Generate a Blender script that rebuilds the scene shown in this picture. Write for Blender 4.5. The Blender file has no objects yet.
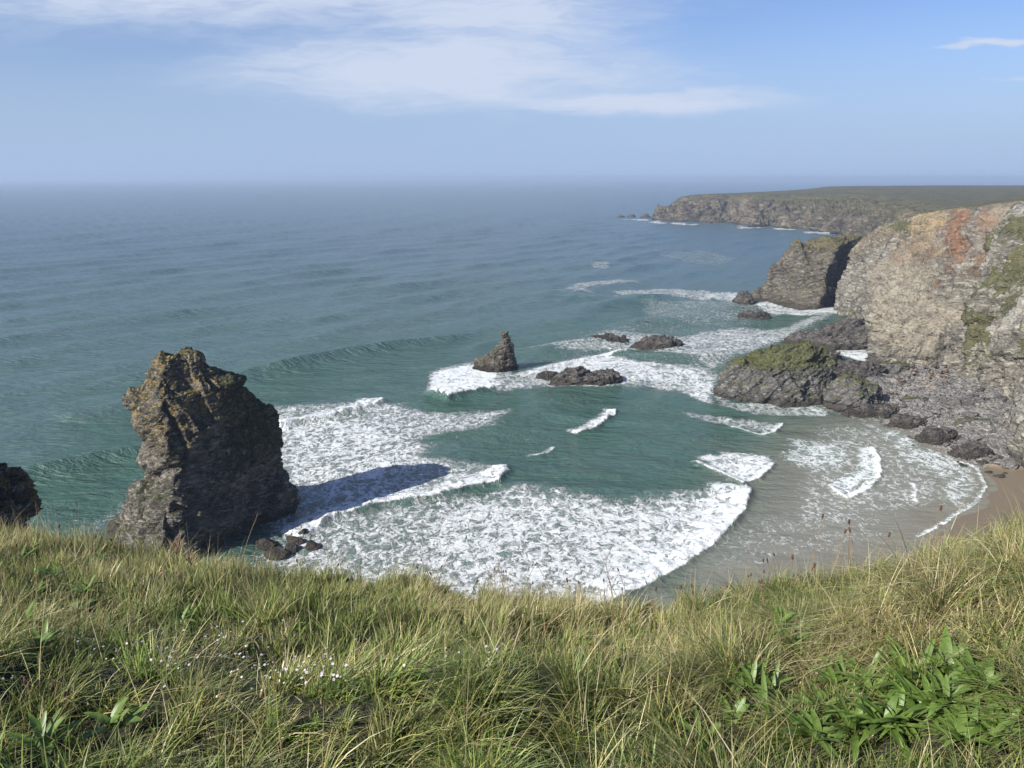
import bpy, math, random
import numpy as np
random.seed(7)
RNG = np.random.default_rng(7)
R = math.radians
scene = bpy.context.scene
C = scene.collection

# ------------------------------------------------------------------ camera, sky, sun
H = 60.0                      # eye height above the sea
F = 739.0                     # focal length in pixels (26 mm full-frame equivalent)
PITCH = R(15.6)
cam_d = bpy.data.cameras.new('camera'); cam_d.lens = 36 * F / 1024; cam_d.sensor_width = 36
cam_d.clip_start = 0.1; cam_d.clip_end = 90000
cam = bpy.data.objects.new('camera', cam_d); C.objects.link(cam)
cam.location = (0, 0, H); cam.rotation_euler = (math.pi / 2 - PITCH, 0, 0)
scene.camera = cam
vs = scene.view_settings
vs.view_transform = 'Standard'; vs.look = 'None'; vs.gamma = 1; vs.use_curve_mapping = False
vs.exposure = 0.70
scene.cycles.max_bounces = 6; scene.cycles.volume_bounces = 0
scene.cycles.transparent_max_bounces = 8
scene.cycles.use_denoising = True

SUN_AZ = math.atan2(-0.80, -0.60)      # compass-like: x = sin, y = cos, direction TOWARDS the sun
SUN_EL = R(34)
sd = np.array([math.sin(SUN_AZ) * math.cos(SUN_EL), math.cos(SUN_AZ) * math.cos(SUN_EL), math.sin(SUN_EL)])
sl = bpy.data.lights.new('sun', 'SUN'); sl.energy = 5.0; sl.angle = R(0.53); sl.color = (1, .95, .87)
so = bpy.data.objects.new('sun', sl); C.objects.link(so)
from mathutils import Vector, Matrix
so.rotation_euler = Vector(sd).to_track_quat('Z', 'Y').to_euler(); so.location = (0, 0, 200)

world = bpy.data.worlds.new('World'); scene.world = world; world.use_nodes = True
nt = world.node_tree; nt.nodes.clear()

class NT:
    """tiny helper for node trees"""
    def __init__(s, tree): s.t = tree
    def n(s, typ, **kw):
        nd = s.t.nodes.new(typ)
        for k, v in kw.items():
            if k == 'ins':
                for kk, vv in v.items():
                    sock = nd.inputs[kk]
                    if hasattr(vv, 'is_output') or isinstance(vv, bpy.types.NodeSocket): s.t.links.new(vv, sock)
                    else: sock.default_value = vv
            else: setattr(nd, k, v)
        return nd
    def math(s, op, a, b=0.0, c=None, clamp=False):
        nd = s.t.nodes.new('ShaderNodeMath'); nd.operation = op; nd.use_clamp = clamp
        for i, v in enumerate((a, b, c)):
            if v is None: continue
            if isinstance(v, bpy.types.NodeSocket): s.t.links.new(v, nd.inputs[i])
            else: nd.inputs[i].default_value = v
        return nd.outputs[0]
    def mix(s, f, a, b):
        nd = s.t.nodes.new('ShaderNodeMix'); nd.data_type = 'RGBA'
        for i, v in ((0, f), (6, a), (7, b)):
            if isinstance(v, bpy.types.NodeSocket): s.t.links.new(v, nd.inputs[i])
            else: nd.inputs[i].default_value = (*v, 1) if isinstance(v, tuple) and len(v) == 3 else v
        return nd.outputs[2]
    def ramp(s, f, lo, hi):
        nd = s.t.nodes.new('ShaderNodeMapRange'); nd.interpolation_type = 'SMOOTHSTEP'
        for i, v in ((0, f), (1, lo), (2, hi)):
            if isinstance(v, bpy.types.NodeSocket): s.t.links.new(v, nd.inputs[i])
            else: nd.inputs[i].default_value = v
        return nd.outputs[0]
    def noise(s, vec, scale, detail=4, rough=.5, dist=0.0, out='Fac'):
        nd = s.n('ShaderNodeTexNoise', ins={'Scale': scale, 'Detail': detail, 'Roughness': rough, 'Distortion': dist})
        s.t.links.new(vec, nd.inputs['Vector']); return nd.outputs[out]
    def mapping(s, vec, scale=(1, 1, 1), rot=(0, 0, 0), loc=(0, 0, 0)):
        nd = s.n('ShaderNodeMapping', ins={'Scale': scale, 'Rotation': rot, 'Location': loc})
        s.t.links.new(vec, nd.inputs['Vector']); return nd.outputs[0]

w = NT(nt)
sky = w.n('ShaderNodeTexSky', sky_type='NISHITA', sun_disc=False, sun_elevation=SUN_EL, sun_rotation=SUN_AZ,
          air_density=1.0, dust_density=1.2, ozone_density=3.0, altitude=60)
tc = w.n('ShaderNodeTexCoord')
sep = w.n('ShaderNodeSeparateXYZ', ins={0: tc.outputs['Generated']})
yy = w.math('MAXIMUM', sep.outputs[1], 0.05)
ca = w.math('DIVIDE', sep.outputs[0], yy); cb = w.math('DIVIDE', sep.outputs[2], yy)
cv = w.n('ShaderNodeCombineXYZ', ins={0: ca, 1: cb}).outputs[0]
warp = w.noise(w.mapping(cv, (2.5, 9, 1)), 1.6, 4, .6, out='Color')
cvw = w.n('ShaderNodeVectorMath', operation='MULTIPLY_ADD', ins={0: warp, 1: (.22, .06, 0), 2: cv}).outputs[0]
fine = w.noise(w.mapping(cvw, (3.2, 17, 1)), 2.6, 9, .62)
fine2 = w.noise(w.mapping(cvw, (7, 50, 1), (0, 0, .06)), 3.0, 7, .65)
def blob(ax, bx, rx, ry, s0=1.15, s1=.0):
    d = w.n('ShaderNodeVectorMath', operation='SUBTRACT', ins={0: cvw, 1: (ax + .11, bx + .03, 0)}).outputs[0]
    d = w.n('ShaderNodeVectorMath', operation='MULTIPLY', ins={0: d, 1: (1 / rx, 1 / ry, 0)}).outputs[0]
    l = w.n('ShaderNodeVectorMath', operation='LENGTH', ins={0: d}).outputs['Value']
    return w.ramp(l, s0, s1)
m = blob(-.36, .250, .80, .105)
for args in ((-.10, .130, .42, .075), (-.02, .20, .26, .07), (.16, .092, .26, .026), (.58, .160, .09, .006), (.68, .118, .08, .008)):
    m = w.math('MAXIMUM', m, blob(*args))
den = w.math('MULTIPLY', w.math('ADD', fine, w.math('MULTIPLY', fine2, .35)), w.math('ADD', m, .12))
cl = w.math('MULTIPLY', w.ramp(den, .10, .72), .95)
skycol = w.n('ShaderNodeMix', data_type='RGBA', blend_type='MULTIPLY', ins={0: 1.0, 6: sky.outputs[0], 7: (1.04, 1.10, 1.38, 1)}).outputs[2]
skycol = w.mix(w.math('MULTIPLY', w.ramp(cb, .24, .0), .92), skycol, (3.95, 5.35, 7.9))
col = w.mix(cl, skycol, (6.1, 6.9, 8.5))
bg = w.n('ShaderNodeBackground', ins={'Color': col, 'Strength': 0.063})
wo = w.n('ShaderNodeOutputWorld', ins={'Surface': bg.outputs[0]})

# ------------------------------------------------------------------ geometry helpers
def ray(px, py):
    a = (px - 512) / F; b = (384 - py) / F
    return np.array([a, math.cos(PITCH) + b * math.sin(PITCH), -math.sin(PITCH) + b * math.cos(PITCH)])
def on_z(px, py, z=0.0):
    d = ray(px, py); t = (z - H) / d[2]; return np.array([d[0] * t, d[1] * t, z])
def at_y(px, py, Y):
    d = ray(px, py); t = Y / d[1]; return np.array([d[0] * t, Y, H + d[2] * t])

def _hash(ix, iy, iz, seed=0):
    h = (ix.astype(np.int64) * 374761393 + iy.astype(np.int64) * 668265263 + iz.astype(np.int64) * 2147483647 + seed * 974634777) & 0xFFFFFFFF
    h = ((h ^ (h >> 13)) * 1274126177) & 0xFFFFFFFF
    h = ((h ^ (h >> 16)) * 2246822519) & 0xFFFFFFFF
    return ((h ^ (h >> 15)) & 0xFFFFFF) / float(0x1000000)
def vnoise(P, seed=0):
    """value noise, -1..1; P (...,3)"""
    I = np.floor(P); f = P - I; f = f * f * f * (f * (f * 6 - 15) + 10)
    I = I.astype(np.int64); x, y, z = I[..., 0], I[..., 1], I[..., 2]
    r = 0
    for dx in (0, 1):
        wx = f[..., 0] if dx else 1 - f[..., 0]
        for dy in (0, 1):
            wy = f[..., 1] if dy else 1 - f[..., 1]
            for dz in (0, 1):
                wz = f[..., 2] if dz else 1 - f[..., 2]
                r = r + wx * wy * wz * _hash(x + dx, y + dy, z + dz, seed)
    return r * 2 - 1
def fbm(P, scale, octs=4, seed=0, rough=.5, ridged=False):
    P = P / scale; a = 1; s = 0; tot = 0
    for o in range(octs):
        n = vnoise(P + 17.3 * o, seed + o)
        if ridged: n = 1 - 2 * np.abs(n)
        s = s + a * n; tot += a; a *= rough
        P = P @ np.array([[.8, .6, 0], [-.6, .8, 0], [0, 0, 1]]) * 2.03
        P = P[..., [1, 2, 0]]
    return s / tot
def rotm(ax, ay, az):
    return np.array(Matrix.Rotation(az, 3, 'Z') @ Matrix.Rotation(ay, 3, 'Y') @ Matrix.Rotation(ax, 3, 'X'))
def blocky(P, size, rot, seed=0, warp=.35):
    """random step per cell of a tilted, warped grid: joints and bedding of a hard rock"""
    size = np.array(size, float)
    Q = P @ rotm(*rot).T
    s = float(size.min())
    wv = np.stack([vnoise(P / (s * 1.7) + 5, seed + 31), vnoise(P / (s * 1.7) + 9, seed + 32), vnoise(P / (s * 1.7) + 13, seed + 33)], -1)
    Q = Q / size + wv * warp
    I = np.floor(Q); h = _hash(I[..., 0], I[..., 1], I[..., 2], seed + 5) * 2 - 1
    h2 = _hash(I[..., 0], I[..., 1], I[..., 2], seed + 6) * 2 - 1
    f = Q - I - .5
    return h + h2 * f[..., 0] * .9 + (h - h2) * f[..., 1] * .6
def rockdisp(P, s, rot=(.35, .5, .4), seed=0):
    """roughly -1..1, features of size s"""
    d = .42 * fbm(P, s, 4, seed) + .30 * fbm(P, s * .8, 5, seed + 20, ridged=True)
    d = d + .20 * blocky(P, (s * .9, s * .55, s * .28), rot, seed) + .10 * blocky(P, (s * .4, s * .22, s * .11), rot, seed + 50)
    d = d + .08 * blocky(P, (s * .19, s * .12, s * .06), rot, seed + 70) + .10 * fbm(P, s * .16, 3, seed + 90, ridged=True)
    return d

def mesh_from(name, verts, faces, mat, smooth=True, attrs=None, parent=None):
    me = bpy.data.meshes.new(name)
    verts = np.asarray(verts, np.float32).reshape(-1, 3); faces = np.asarray(faces, np.int32)
    n = faces.shape[1]
    me.vertices.add(len(verts)); me.vertices.foreach_set('co', verts.ravel())
    me.loops.add(faces.size); me.loops.foreach_set('vertex_index', faces.ravel())
    me.polygons.add(len(faces)); me.polygons.foreach_set('loop_start', np.arange(0, faces.size, n, dtype=np.int32))
    me.polygons.foreach_set('loop_total', np.full(len(faces), n, np.int32))
    me.polygons.foreach_set('use_smooth', np.full(len(faces), smooth, bool))
    me.update(calc_edges=True)
    for k, v in (attrs or {}).items():
        v = np.asarray(v, np.float32)
        if v.ndim == 2:
            a = me.attributes.new(k, 'FLOAT_COLOR', 'POINT'); a.data.foreach_set('color', v.ravel())
        else:
            a = me.attributes.new(k, 'FLOAT', 'POINT'); a.data.foreach_set('value', v.ravel())
    if mat: me.materials.append(mat)
    o = bpy.data.objects.new(name, me); C.objects.link(o)
    if parent: o.parent = parent
    return o
def grid_faces(nu, nv, closed=False):
    iu = np.arange(nu if closed else nu - 1); iv = np.arange(nv - 1)
    a, b = np.meshgrid(iu, iv, indexing='ij'); a2 = (a + 1) % nu
    return np.stack([a * nv + b, a2 * nv + b, a2 * nv + b + 1, a * nv + b + 1], -1).reshape(-1, 4)
def grid_normals(P, closed=False):
    if closed: du = np.roll(P, -1, 0) - np.roll(P, 1, 0)
    else: du = np.gradient(P, axis=0)
    dv = np.gradient(P, axis=1); n = np.cross(du, dv)
    return n / (np.linalg.norm(n, axis=-1, keepdims=True) + 1e-9)
def tag(o, label=None, cat=None, group=None, kind=None):
    if label: o['label'] = label
    if cat: o['category'] = cat
    if group: o['group'] = group
    if kind: o['kind'] = kind
    return o
def seg_dist(X, Y, pts, closed=False):
    """distance to a polyline, parameter along it (0..1), side (+ left of its direction)"""
    pts = np.asarray(pts, float)[:, :2]
    if closed: pts = np.vstack([pts, pts[:1]])
    best = np.full(X.shape, 1e18); T = np.zeros(X.shape); S = np.zeros(X.shape)
    L = np.r_[0, np.cumsum(np.linalg.norm(np.diff(pts, axis=0), axis=1))]
    for i in range(len(pts) - 1):
        a, b = pts[i], pts[i + 1]; d = b - a; l2 = d @ d + 1e-12
        t = np.clip(((X - a[0]) * d[0] + (Y - a[1]) * d[1]) / l2, 0, 1)
        dx = X - a[0] - t * d[0]; dy = Y - a[1] - t * d[1]; q = dx * dx + dy * dy
        m = q < best
        best = np.where(m, q, best); T = np.where(m, (L[i] + t * math.sqrt(l2)) / L[-1], T)
        S = np.where(m, np.sign(d[0] * dy - d[1] * dx), S)
    return np.sqrt(best), T, S
def inside(X, Y, poly):
    poly = np.asarray(poly)[:, :2]; r = np.zeros(X.shape, bool); j = len(poly) - 1
    for i in range(len(poly)):
        xi, yi = poly[i]; xj, yj = poly[j]
        c = ((yi > Y) != (yj > Y)) & (X < (xj - xi) * (Y - yi) / (yj - yi + 1e-12) + xi)
        r ^= c; j = i
    return r
def sstep(x, a, b):
    t = np.clip((x - a) / (b - a), 0, 1); return t * t * (3 - 2 * t)
def smooth_curve(pts, n):
    """Catmull-Rom through control points along axis 0"""
    P = np.asarray(pts, float); m = len(P)
    t = np.linspace(0, m - 1, n); i = np.minimum(t.astype(int), m - 2); f = (t - i)
    f = f.reshape((-1,) + (1,) * (P.ndim - 1))
    p0 = P[np.maximum(i - 1, 0)]; p1 = P[i]; p2 = P[i + 1]; p3 = P[np.minimum(i + 2, m - 1)]
    k = .55
    return p1 + k * f * (p2 - p0) * .5 / .5 * .5 * 2 * .5 * 2 * (1 - f) ** 2 + (3 * f * f - 2 * f ** 3) * (p2 - p1) + k * (p3 - p1) * (f ** 3 - f * f) \
        if False else (p1 + .5 * f * (p2 - p0) + f * f * (p0 - 2.5 * p1 + 2 * p2 - .5 * p3) + f ** 3 * (1.5 * p1 - .5 * p0 - 1.5 * p2 + .5 * p3))

# ------------------------------------------------------------------ materials
def new_mat(name):
    m = bpy.data.materials.new(name); m.use_nodes = True; m.node_tree.nodes.clear(); return m, NT(m.node_tree)
def finish(g, bsdf): g.n('ShaderNodeOutputMaterial', ins={'Surface': bsdf})

def rock_material(name, dark, mid, light, scale=1.0, moss=None, moss_amt=0.0, moss_nz=(.45, .8), lichen=None,
                  tint=False, wet=True, bump=1.0, strata=(.35, .5, .4)):
    m, g = new_mat(name)
    geo = g.n('ShaderNodeNewGeometry'); pos = geo.outputs['Position']
    sp = g.n('ShaderNodeSeparateXYZ', ins={0: pos}).outputs
    q = g.mapping(pos, (1 / scale,) * 3)
    big = g.noise(q, .22, 5, .6, .4)
    smap = g.mapping(q, (1, 1, 3), strata)
    st = g.noise(smap, .55, 7, .65, .5)
    sm = g.noise(q, 2.4, 7, .7)
    c = g.mix(g.ramp(big, .35, .65), dark, mid)
    c = g.mix(g.math('MULTIPLY', g.ramp(st, .47, .68), .9), c, light)
    c = g.mix(g.math('MULTIPLY', g.ramp(sm, .50, .30), .55), c, tuple(x * .45 for x in dark))
    # quartz / bleached specks
    c = g.mix(g.math('MULTIPLY', g.ramp(g.noise(q, 5, 5, .7), .62, .74), .5), c, tuple(min(1, x * 1.7) for x in light))
    if tint:
        at = g.n('ShaderNodeAttribute', attribute_name='tint')
        nm = g.math('MULTIPLY', at.outputs['Alpha'], g.ramp(g.noise(q, .5, 6, .65), .25, .55))
        v = g.math('ADD', .62, g.math('MULTIPLY', sm, .78))
        tc2 = g.n('ShaderNodeMix', data_type='RGBA', blend_type='MULTIPLY', ins={0: 1.0, 6: at.outputs['Color']})
        vc = g.n('ShaderNodeCombineColor', ins={0: v, 1: v, 2: v}).outputs[0]
        g.t.links.new(vc, tc2.inputs[7])
        c = g.mix(nm, c, tc2.outputs[2])
    nz = g.n('ShaderNodeSeparateXYZ', ins={0: geo.outputs['Normal']}).outputs[2]
    if lichen:
        lm = g.math('MULTIPLY', g.ramp(g.math('ADD', g.noise(q, .6, 6, .7), g.math('MULTIPLY', nz, .10)), .50, .60), g.ramp(sp[2], lichen[1], lichen[2]))
        c = g.mix(g.math('MULTIPLY', lm, .85), c, lichen[0])
    if moss:
        am = g.n('ShaderNodeAttribute', attribute_name='moss').outputs['Fac']
        mn = g.noise(q, .9, 7, .7)
        mm = g.math('ADD', g.math('MULTIPLY', g.ramp(nz, *moss_nz), moss_amt), am)
        mm = g.ramp(g.math('ADD', mm, g.math('MULTIPLY', g.math('SUBTRACT', mn, .5), 1.6)), .42, .62)
        mc = g.mix(g.noise(q, 3.5, 6, .75), tuple(x * .45 for x in moss), tuple(x * 1.5 for x in moss))
        mc = g.mix(g.math('MULTIPLY', g.ramp(g.noise(q, 1.1, 4, .6), .45, .62), .6), mc, (.13, .115, .05))
        c = g.mix(mm, c, mc)
    if wet:   # tide mark: weed-dark rock just over the water
        wn = g.math('ADD', sp[2], g.math('MULTIPLY', g.noise(q, .5, 4), -3.0))
        c = g.mix(g.math('MULTIPLY', g.ramp(wn, 1.4, -.6), .75), c, (.035, .03, .022))
    bh = g.math('ADD', g.math('MULTIPLY', st, .28), g.math('ADD', g.math('MULTIPLY', sm, .55), g.math('MULTIPLY', g.noise(q, 9, 6, .75), .3)))
    wq = g.n('ShaderNodeVectorMath', operation='MULTIPLY_ADD', ins={0: g.noise(q, .8, 4, .6, out='Color'), 1: (1.6, 1.6, 1.6), 2: g.mapping(q, (1, 1, 1.9), strata)}).outputs[0]
    va = g.n('ShaderNodeTexVoronoi', feature='F1', ins={'Vector': wq, 'Scale': .42}); vb = g.n('ShaderNodeTexVoronoi', feature='F1', ins={'Vector': wq, 'Scale': 1.5})
    fac = g.n('ShaderNodeSeparateColor', ins={0: va.outputs['Color']}).outputs[0]; fab = g.n('ShaderNodeSeparateColor', ins={0: vb.outputs['Color']}).outputs[0]
    tv = g.math('ADD', .72, g.math('ADD', g.math('MULTIPLY', fac, .34), g.math('MULTIPLY', fab, .26)))
    c = g.n('ShaderNodeMix', data_type='RGBA', blend_type='MULTIPLY', ins={0: 1.0, 6: c, 7: g.n('ShaderNodeCombineColor', ins={0: tv, 1: tv, 2: tv}).outputs[0]}).outputs[2]
    bh = g.math('ADD', g.math('MULTIPLY', bh, .8), g.math('ADD', g.math('MULTIPLY', va.outputs['Distance'], -1.3), g.math('MULTIPLY', vb.outputs['Distance'], -.55)))
    b = g.n('ShaderNodeBump', ins={'Strength': 1.0 * bump, 'Distance': .7 * scale, 'Height': bh})
    bs = g.n('ShaderNodeBsdfPrincipled', ins={'Base Color': c, 'Roughness': .86, 'Normal': b.outputs[0]})
    bs.inputs['Specular IOR Level'].default_value = .25
    finish(g, bs.outputs[0]); return m

M_STACK = rock_material('stack_rock', (.050, .045, .036), (.145, .131, .108), (.33, .305, .265), .8,
                        moss=(.036, .044, .018), moss_amt=.6, moss_nz=(.35, .75), lichen=((.25, .180, .062), 14, 24), strata=(.95, .6, .4))  # dark moss tone also carries the shade painted on the stack's right face
M_DARK = rock_material('wet_rock', (.042, .038, .034), (.095, .086, .076), (.20, .185, .17), .7)
M_MOSSY = rock_material('mossy_rock', (.065, .062, .058), (.13, .125, .118), (.25, .24, .23), .8,
                        moss=(.075, .085, .028), moss_amt=.75, moss_nz=(.5, .78))
M_PROM = rock_material('promontory_rock', (.065, .057, .046), (.125, .110, .090), (.235, .215, .18), 1.5,
                       moss=(.110, .095, .045), moss_amt=.55, moss_nz=(.35, .7), strata=(.1, .25, .2))
M_CLIFF = rock_material('cliff_rock', (.105, .096, .077), (.228, .207, .165), (.41, .385, .32), 1.6,
                        moss=(.095, .095, .045), moss_amt=.4, moss_nz=(.62, .88), tint=True, strata=(1.1, .35, .2))
M_FAR = rock_material('headland_rock', (.055, .045, .031), (.135, .112, .074), (.26, .225, .155), 6,
                      moss=(.088, .082, .034), moss_amt=.6, moss_nz=(.6, .9), bump=1.0)
def vary(m):
    g = NT(m.node_tree); bs = [n for n in m.node_tree.nodes if n.type == 'BSDF_PRINCIPLED'][0]; src = bs.inputs['Base Color'].links[0].from_socket
    v = g.math('ADD', .55, g.math('MULTIPLY', g.n('ShaderNodeObjectInfo').outputs['Random'], .95))
    mx = g.n('ShaderNodeMix', data_type='RGBA', blend_type='MULTIPLY', ins={0: 1.0, 6: src, 7: g.n('ShaderNodeCombineColor', ins={0: v, 1: v, 2: v}).outputs[0]})
    m.node_tree.links.new(mx.outputs[2], bs.inputs['Base Color'])
M_BOULDER = rock_material('boulder_rock', (.08, .076, .07), (.16, .15, .14), (.30, .285, .265), .45, wet=False)
M_RUST = rock_material('rusty_boulder_rock', (.09, .07, .055), (.20, .15, .11), (.34, .28, .22), .45, wet=False)

vary(M_BOULDER); vary(M_RUST)
def beach_material():
    m, g = new_mat('beach_sand_and_shingle')
    pos = g.n('ShaderNodeNewGeometry').outputs['Position']
    rk = g.n('ShaderNodeAttribute', attribute_name='rocky').outputs['Fac']
    wt = g.n('ShaderNodeAttribute', attribute_name='wet').outputs['Fac']
    c = g.mix(g.noise(pos, .3, 5, .6), (.32, .245, .15), (.42, .33, .21))
    c = g.mix(wt, c, (.165, .130, .085))
    v = g.n('ShaderNodeTexVoronoi', feature='F1', ins={'Vector': pos, 'Scale': 1.1, 'Randomness': 1.0})
    vf = g.n('ShaderNodeTexVoronoi', feature='F1', ins={'Vector': pos, 'Scale': 2.6})
    rc = g.mix(g.n('ShaderNodeSeparateColor', ins={0: v.outputs['Color']}).outputs[0], (.075, .073, .066), (.30, .29, .26))
    rc = g.mix(g.math('MULTIPLY', g.n('ShaderNodeSeparateColor', ins={0: vf.outputs['Color']}).outputs[0], .5), rc, (.16, .14, .115))
    rc = g.mix(g.ramp(g.noise(pos, .12, 3), .5, .7), rc, (.085, .08, .075))
    rm = g.ramp(g.math('ADD', rk, g.math('MULTIPLY', g.math('SUBTRACT', g.noise(pos, .35, 5, .6), .5), .8)), .42, .55)
    c = g.mix(rm, c, rc)
    hh = g.math('MULTIPLY', g.math('ADD', g.math('MULTIPLY', v.outputs['Distance'], -1.0), g.math('MULTIPLY', vf.outputs['Distance'], -.6)), rm)
    b = g.n('ShaderNodeBump', ins={'Strength': 1.0, 'Distance': .6, 'Height': hh})
    ro = g.math('SUBTRACT', .85, g.math('MULTIPLY', wt, .45))
    bs = g.n('ShaderNodeBsdfPrincipled', ins={'Base Color': c, 'Roughness': ro, 'Normal': b.outputs[0]})
    finish(g, bs.outputs[0]); return m
M_BEACH = beach_material()

def sea_material():
    m, g = new_mat('sea_water_and_foam')
    geo = g.n('ShaderNodeNewGeometry'); pos = geo.outputs['Position']
    P2 = g.mapping(pos, (1, 1, 0))
    at = lambda n: g.n('ShaderNodeAttribute', attribute_name=n).outputs['Fac']
    foam, shal, sand, rough, far = at('foam'), at('shallow'), at('sandy'), at('churn'), at('far')
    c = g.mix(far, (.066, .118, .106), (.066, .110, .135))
    c = g.mix(shal, c, (.045, .100, .071))
    patchy = g.noise(g.mapping(P2, (.02, .045, 1), (0, 0, .6)), 1.0, 5, .6)
    c = g.mix(g.math('MULTIPLY', g.ramp(patchy, .45, .7), .35), c, (.055, .115, .085))
    c = g.mix(sand, c, (.205, .190, .148))
    # lacy foam: distorted cell walls of three sizes against a coverage value
    wr = g.noise(P2, .28, 4, .6, out='Color')
    Q = g.n('ShaderNodeVectorMath', operation='MULTIPLY_ADD', ins={0: wr, 1: (4.5, 4.5, 0), 2: P2}).outputs[0]
    wr2 = g.noise(P2, 1.2, 3, .6, out='Color')
    Q = g.n('ShaderNodeVectorMath', operation='MULTIPLY_ADD', ins={0: wr2, 1: (1.2, 1.2, 0), 2: Q}).outputs[0]
    QM = g.mapping(Q, (1.2, .75, 1), (0, 0, -.25))
    def lace(s, wd):
        v = g.n('ShaderNodeTexVoronoi', feature='DISTANCE_TO_EDGE', ins={'Vector': QM, 'Scale': s})
        return g.math('SUBTRACT', 1.0, g.math('MULTIPLY', v.outputs['Distance'], wd), clamp=True)
    l1 = lace(.85, 3.0)
    def ridge(sc, k, det=3):
        n = g.noise(QM, sc, det, .55)
        return g.math('SUBTRACT', 1.0, g.math('MULTIPLY', g.math('ABSOLUTE', g.math('SUBTRACT', n, .5)), k), clamp=True)
    r1, r2, r3 = ridge(.34, 7.5), ridge(.95, 6.5), ridge(2.6, 5.5, 4)
    n1 = g.noise(QM, .12, 6, .65); n2 = g.noise(QM, 2.2, 5, .7)
    pat = g.math('ADD', g.math('ADD', g.math('MULTIPLY', r1, .25), g.math('MULTIPLY', r2, .25)), g.math('ADD', g.math('MULTIPLY', r3, .20), g.math('MULTIPLY', l1, .16)))
    pat = g.math('ADD', pat, g.math('MULTIPLY', n1, .24))
    # pat is around .35 .. 1.1
    foam = g.math('MULTIPLY', foam, g.math('ADD', .66, g.math('MULTIPLY', g.noise(P2, .13, 5, .65), .64)))
    th = g.math('SUBTRACT', 1.28, g.math('MULTIPLY', g.math('POWER', foam, .7), .90))
    fm = g.ramp(pat, g.math('SUBTRACT', th, .15), g.math('ADD', th, .18))
    fm = g.math('MULTIPLY', fm, g.ramp(foam, .02, .15))
    thin = g.math('MULTIPLY', g.ramp(foam, .2, .9), .62)      # milky aerated water between the strands
    c = g.mix(thin, c, (.25, .36, .32))
    fcol = g.mix(n2, (.58, .63, .62), (.83, .84, .83))
    c2 = g.mix(fm, c, fcol)
    # ripples
    rp1 = g.noise(g.mapping(P2, (.30, .62, 1), (0, 0, -.25)), 1.0, 6, .62, .4)
    rp2 = g.noise(g.mapping(P2, (.055, .15, 1), (0, 0, -.45)), 1.0, 5, .6, .3)
    rp3 = g.noise(P2, 2.6, 4, .6)
    hgt = g.math('ADD', g.math('ADD', g.math('MULTIPLY', rp1, 1.25), g.math('MULTIPLY', rp2, 3.4)), g.math('MULTIPLY', rp3, .12))
    hgt = g.math('MULTIPLY', hgt, g.math('SUBTRACT', 1.0, g.math('MULTIPLY', fm, .75)))
    hgt = g.math('ADD', hgt, g.math('MULTIPLY', fm, .22))
    hgt = g.math('ADD', hgt, g.math('MULTIPLY', g.math('MULTIPLY', n2, fm), .35))
    calm = g.math('SUBTRACT', 1.0, g.math('MULTIPLY', sand, .75))
    b = g.n('ShaderNodeBump', ins={'Strength': calm, 'Distance': 1.0, 'Height': hgt})
    ro = g.math('ADD', g.math('ADD', .13, g.math('MULTIPLY', far, .12)), g.math('MULTIPLY', fm, .6), clamp=True)
    bs = g.n('ShaderNodeBsdfPrincipled', ins={'Base Color': c2, 'Roughness': ro, 'IOR': 1.33, 'Normal': b.outputs[0]})
    finish(g, bs.outputs[0]); return m
M_SEA = sea_material()

# ------------------------------------------------------------------ the sea
def poly_px(pts): return np.array([on_z(*p)[:2] for p in pts])

rows = 178.6 + np.r_[np.linspace(0, 20, 60)[:-1] ** 1.0, np.linspace(20, 470, 720)] + .4
ydist = np.array([on_z(512, r)[1] for r in rows])
ydist = np.r_[60000, ydist]
ang = np.linspace(-R(56), R(56), 1250)
RR, AA = np.meshgrid(ydist, ang, indexing='ij')
SX = RR * np.tan(AA); SY = RR.copy()
SX = np.clip(SX, -90000, 90000)

FOAM = np.zeros_like(SX); SZ = np.zeros_like(SX); CH = np.zeros_like(SX)
P3 = np.stack([SX, SY, np.zeros_like(SX)], -1)
near = SY < 1500
WN = np.zeros_like(SX); WN2 = np.zeros_like(SX)
WN[near] = fbm(P3[near], 9, 4, 3); WN2[near] = fbm(P3[near], 2.2, 3, 8)
BIGN = np.zeros_like(SX); BIGN[near] = fbm(P3[near], 45, 3, 12)

# open-sea swell: crests run about 47 degrees across the view, moving to the shore
kd = np.array([.72, -.70])
ph = SX * kd[0] + SY * kd[1]
wob = 10 * fbm(P3 / 1, 160, 3, 40)
att = sstep(SY, 95, 210) * (0.35 + 0.65 * sstep(SY, 60, 400))
fade = 1 - .6 * sstep(SY, 500, 3000)
shore = np.clip(1 - (SX - 40) / 90 * (SY < 260), .25, 1)
def crest(x): return (np.exp(1.2 * np.cos(x)) - 1.27) / 2.0
for wl, am, dth, sd_ in ((43, .62, 0, 0), (31, .30, .16, 2), (22, .20, -.22, 4), (13, .12, .3, 1), (7.5, .06, -.1, 3)):
    cs, sn = math.cos(dth), math.sin(dth)
    p = SX * (kd[0] * cs - kd[1] * sn) + SY * (kd[0] * sn + kd[1] * cs)
    SZ += 1.35 * am * crest((p + wob * (.4 + wl / 43)) * 2 * math.pi / wl + sd_) * att * fade * shore * (1 + .6 * BIGN)
SZ += .10 * WN * (SY < 600)

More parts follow.
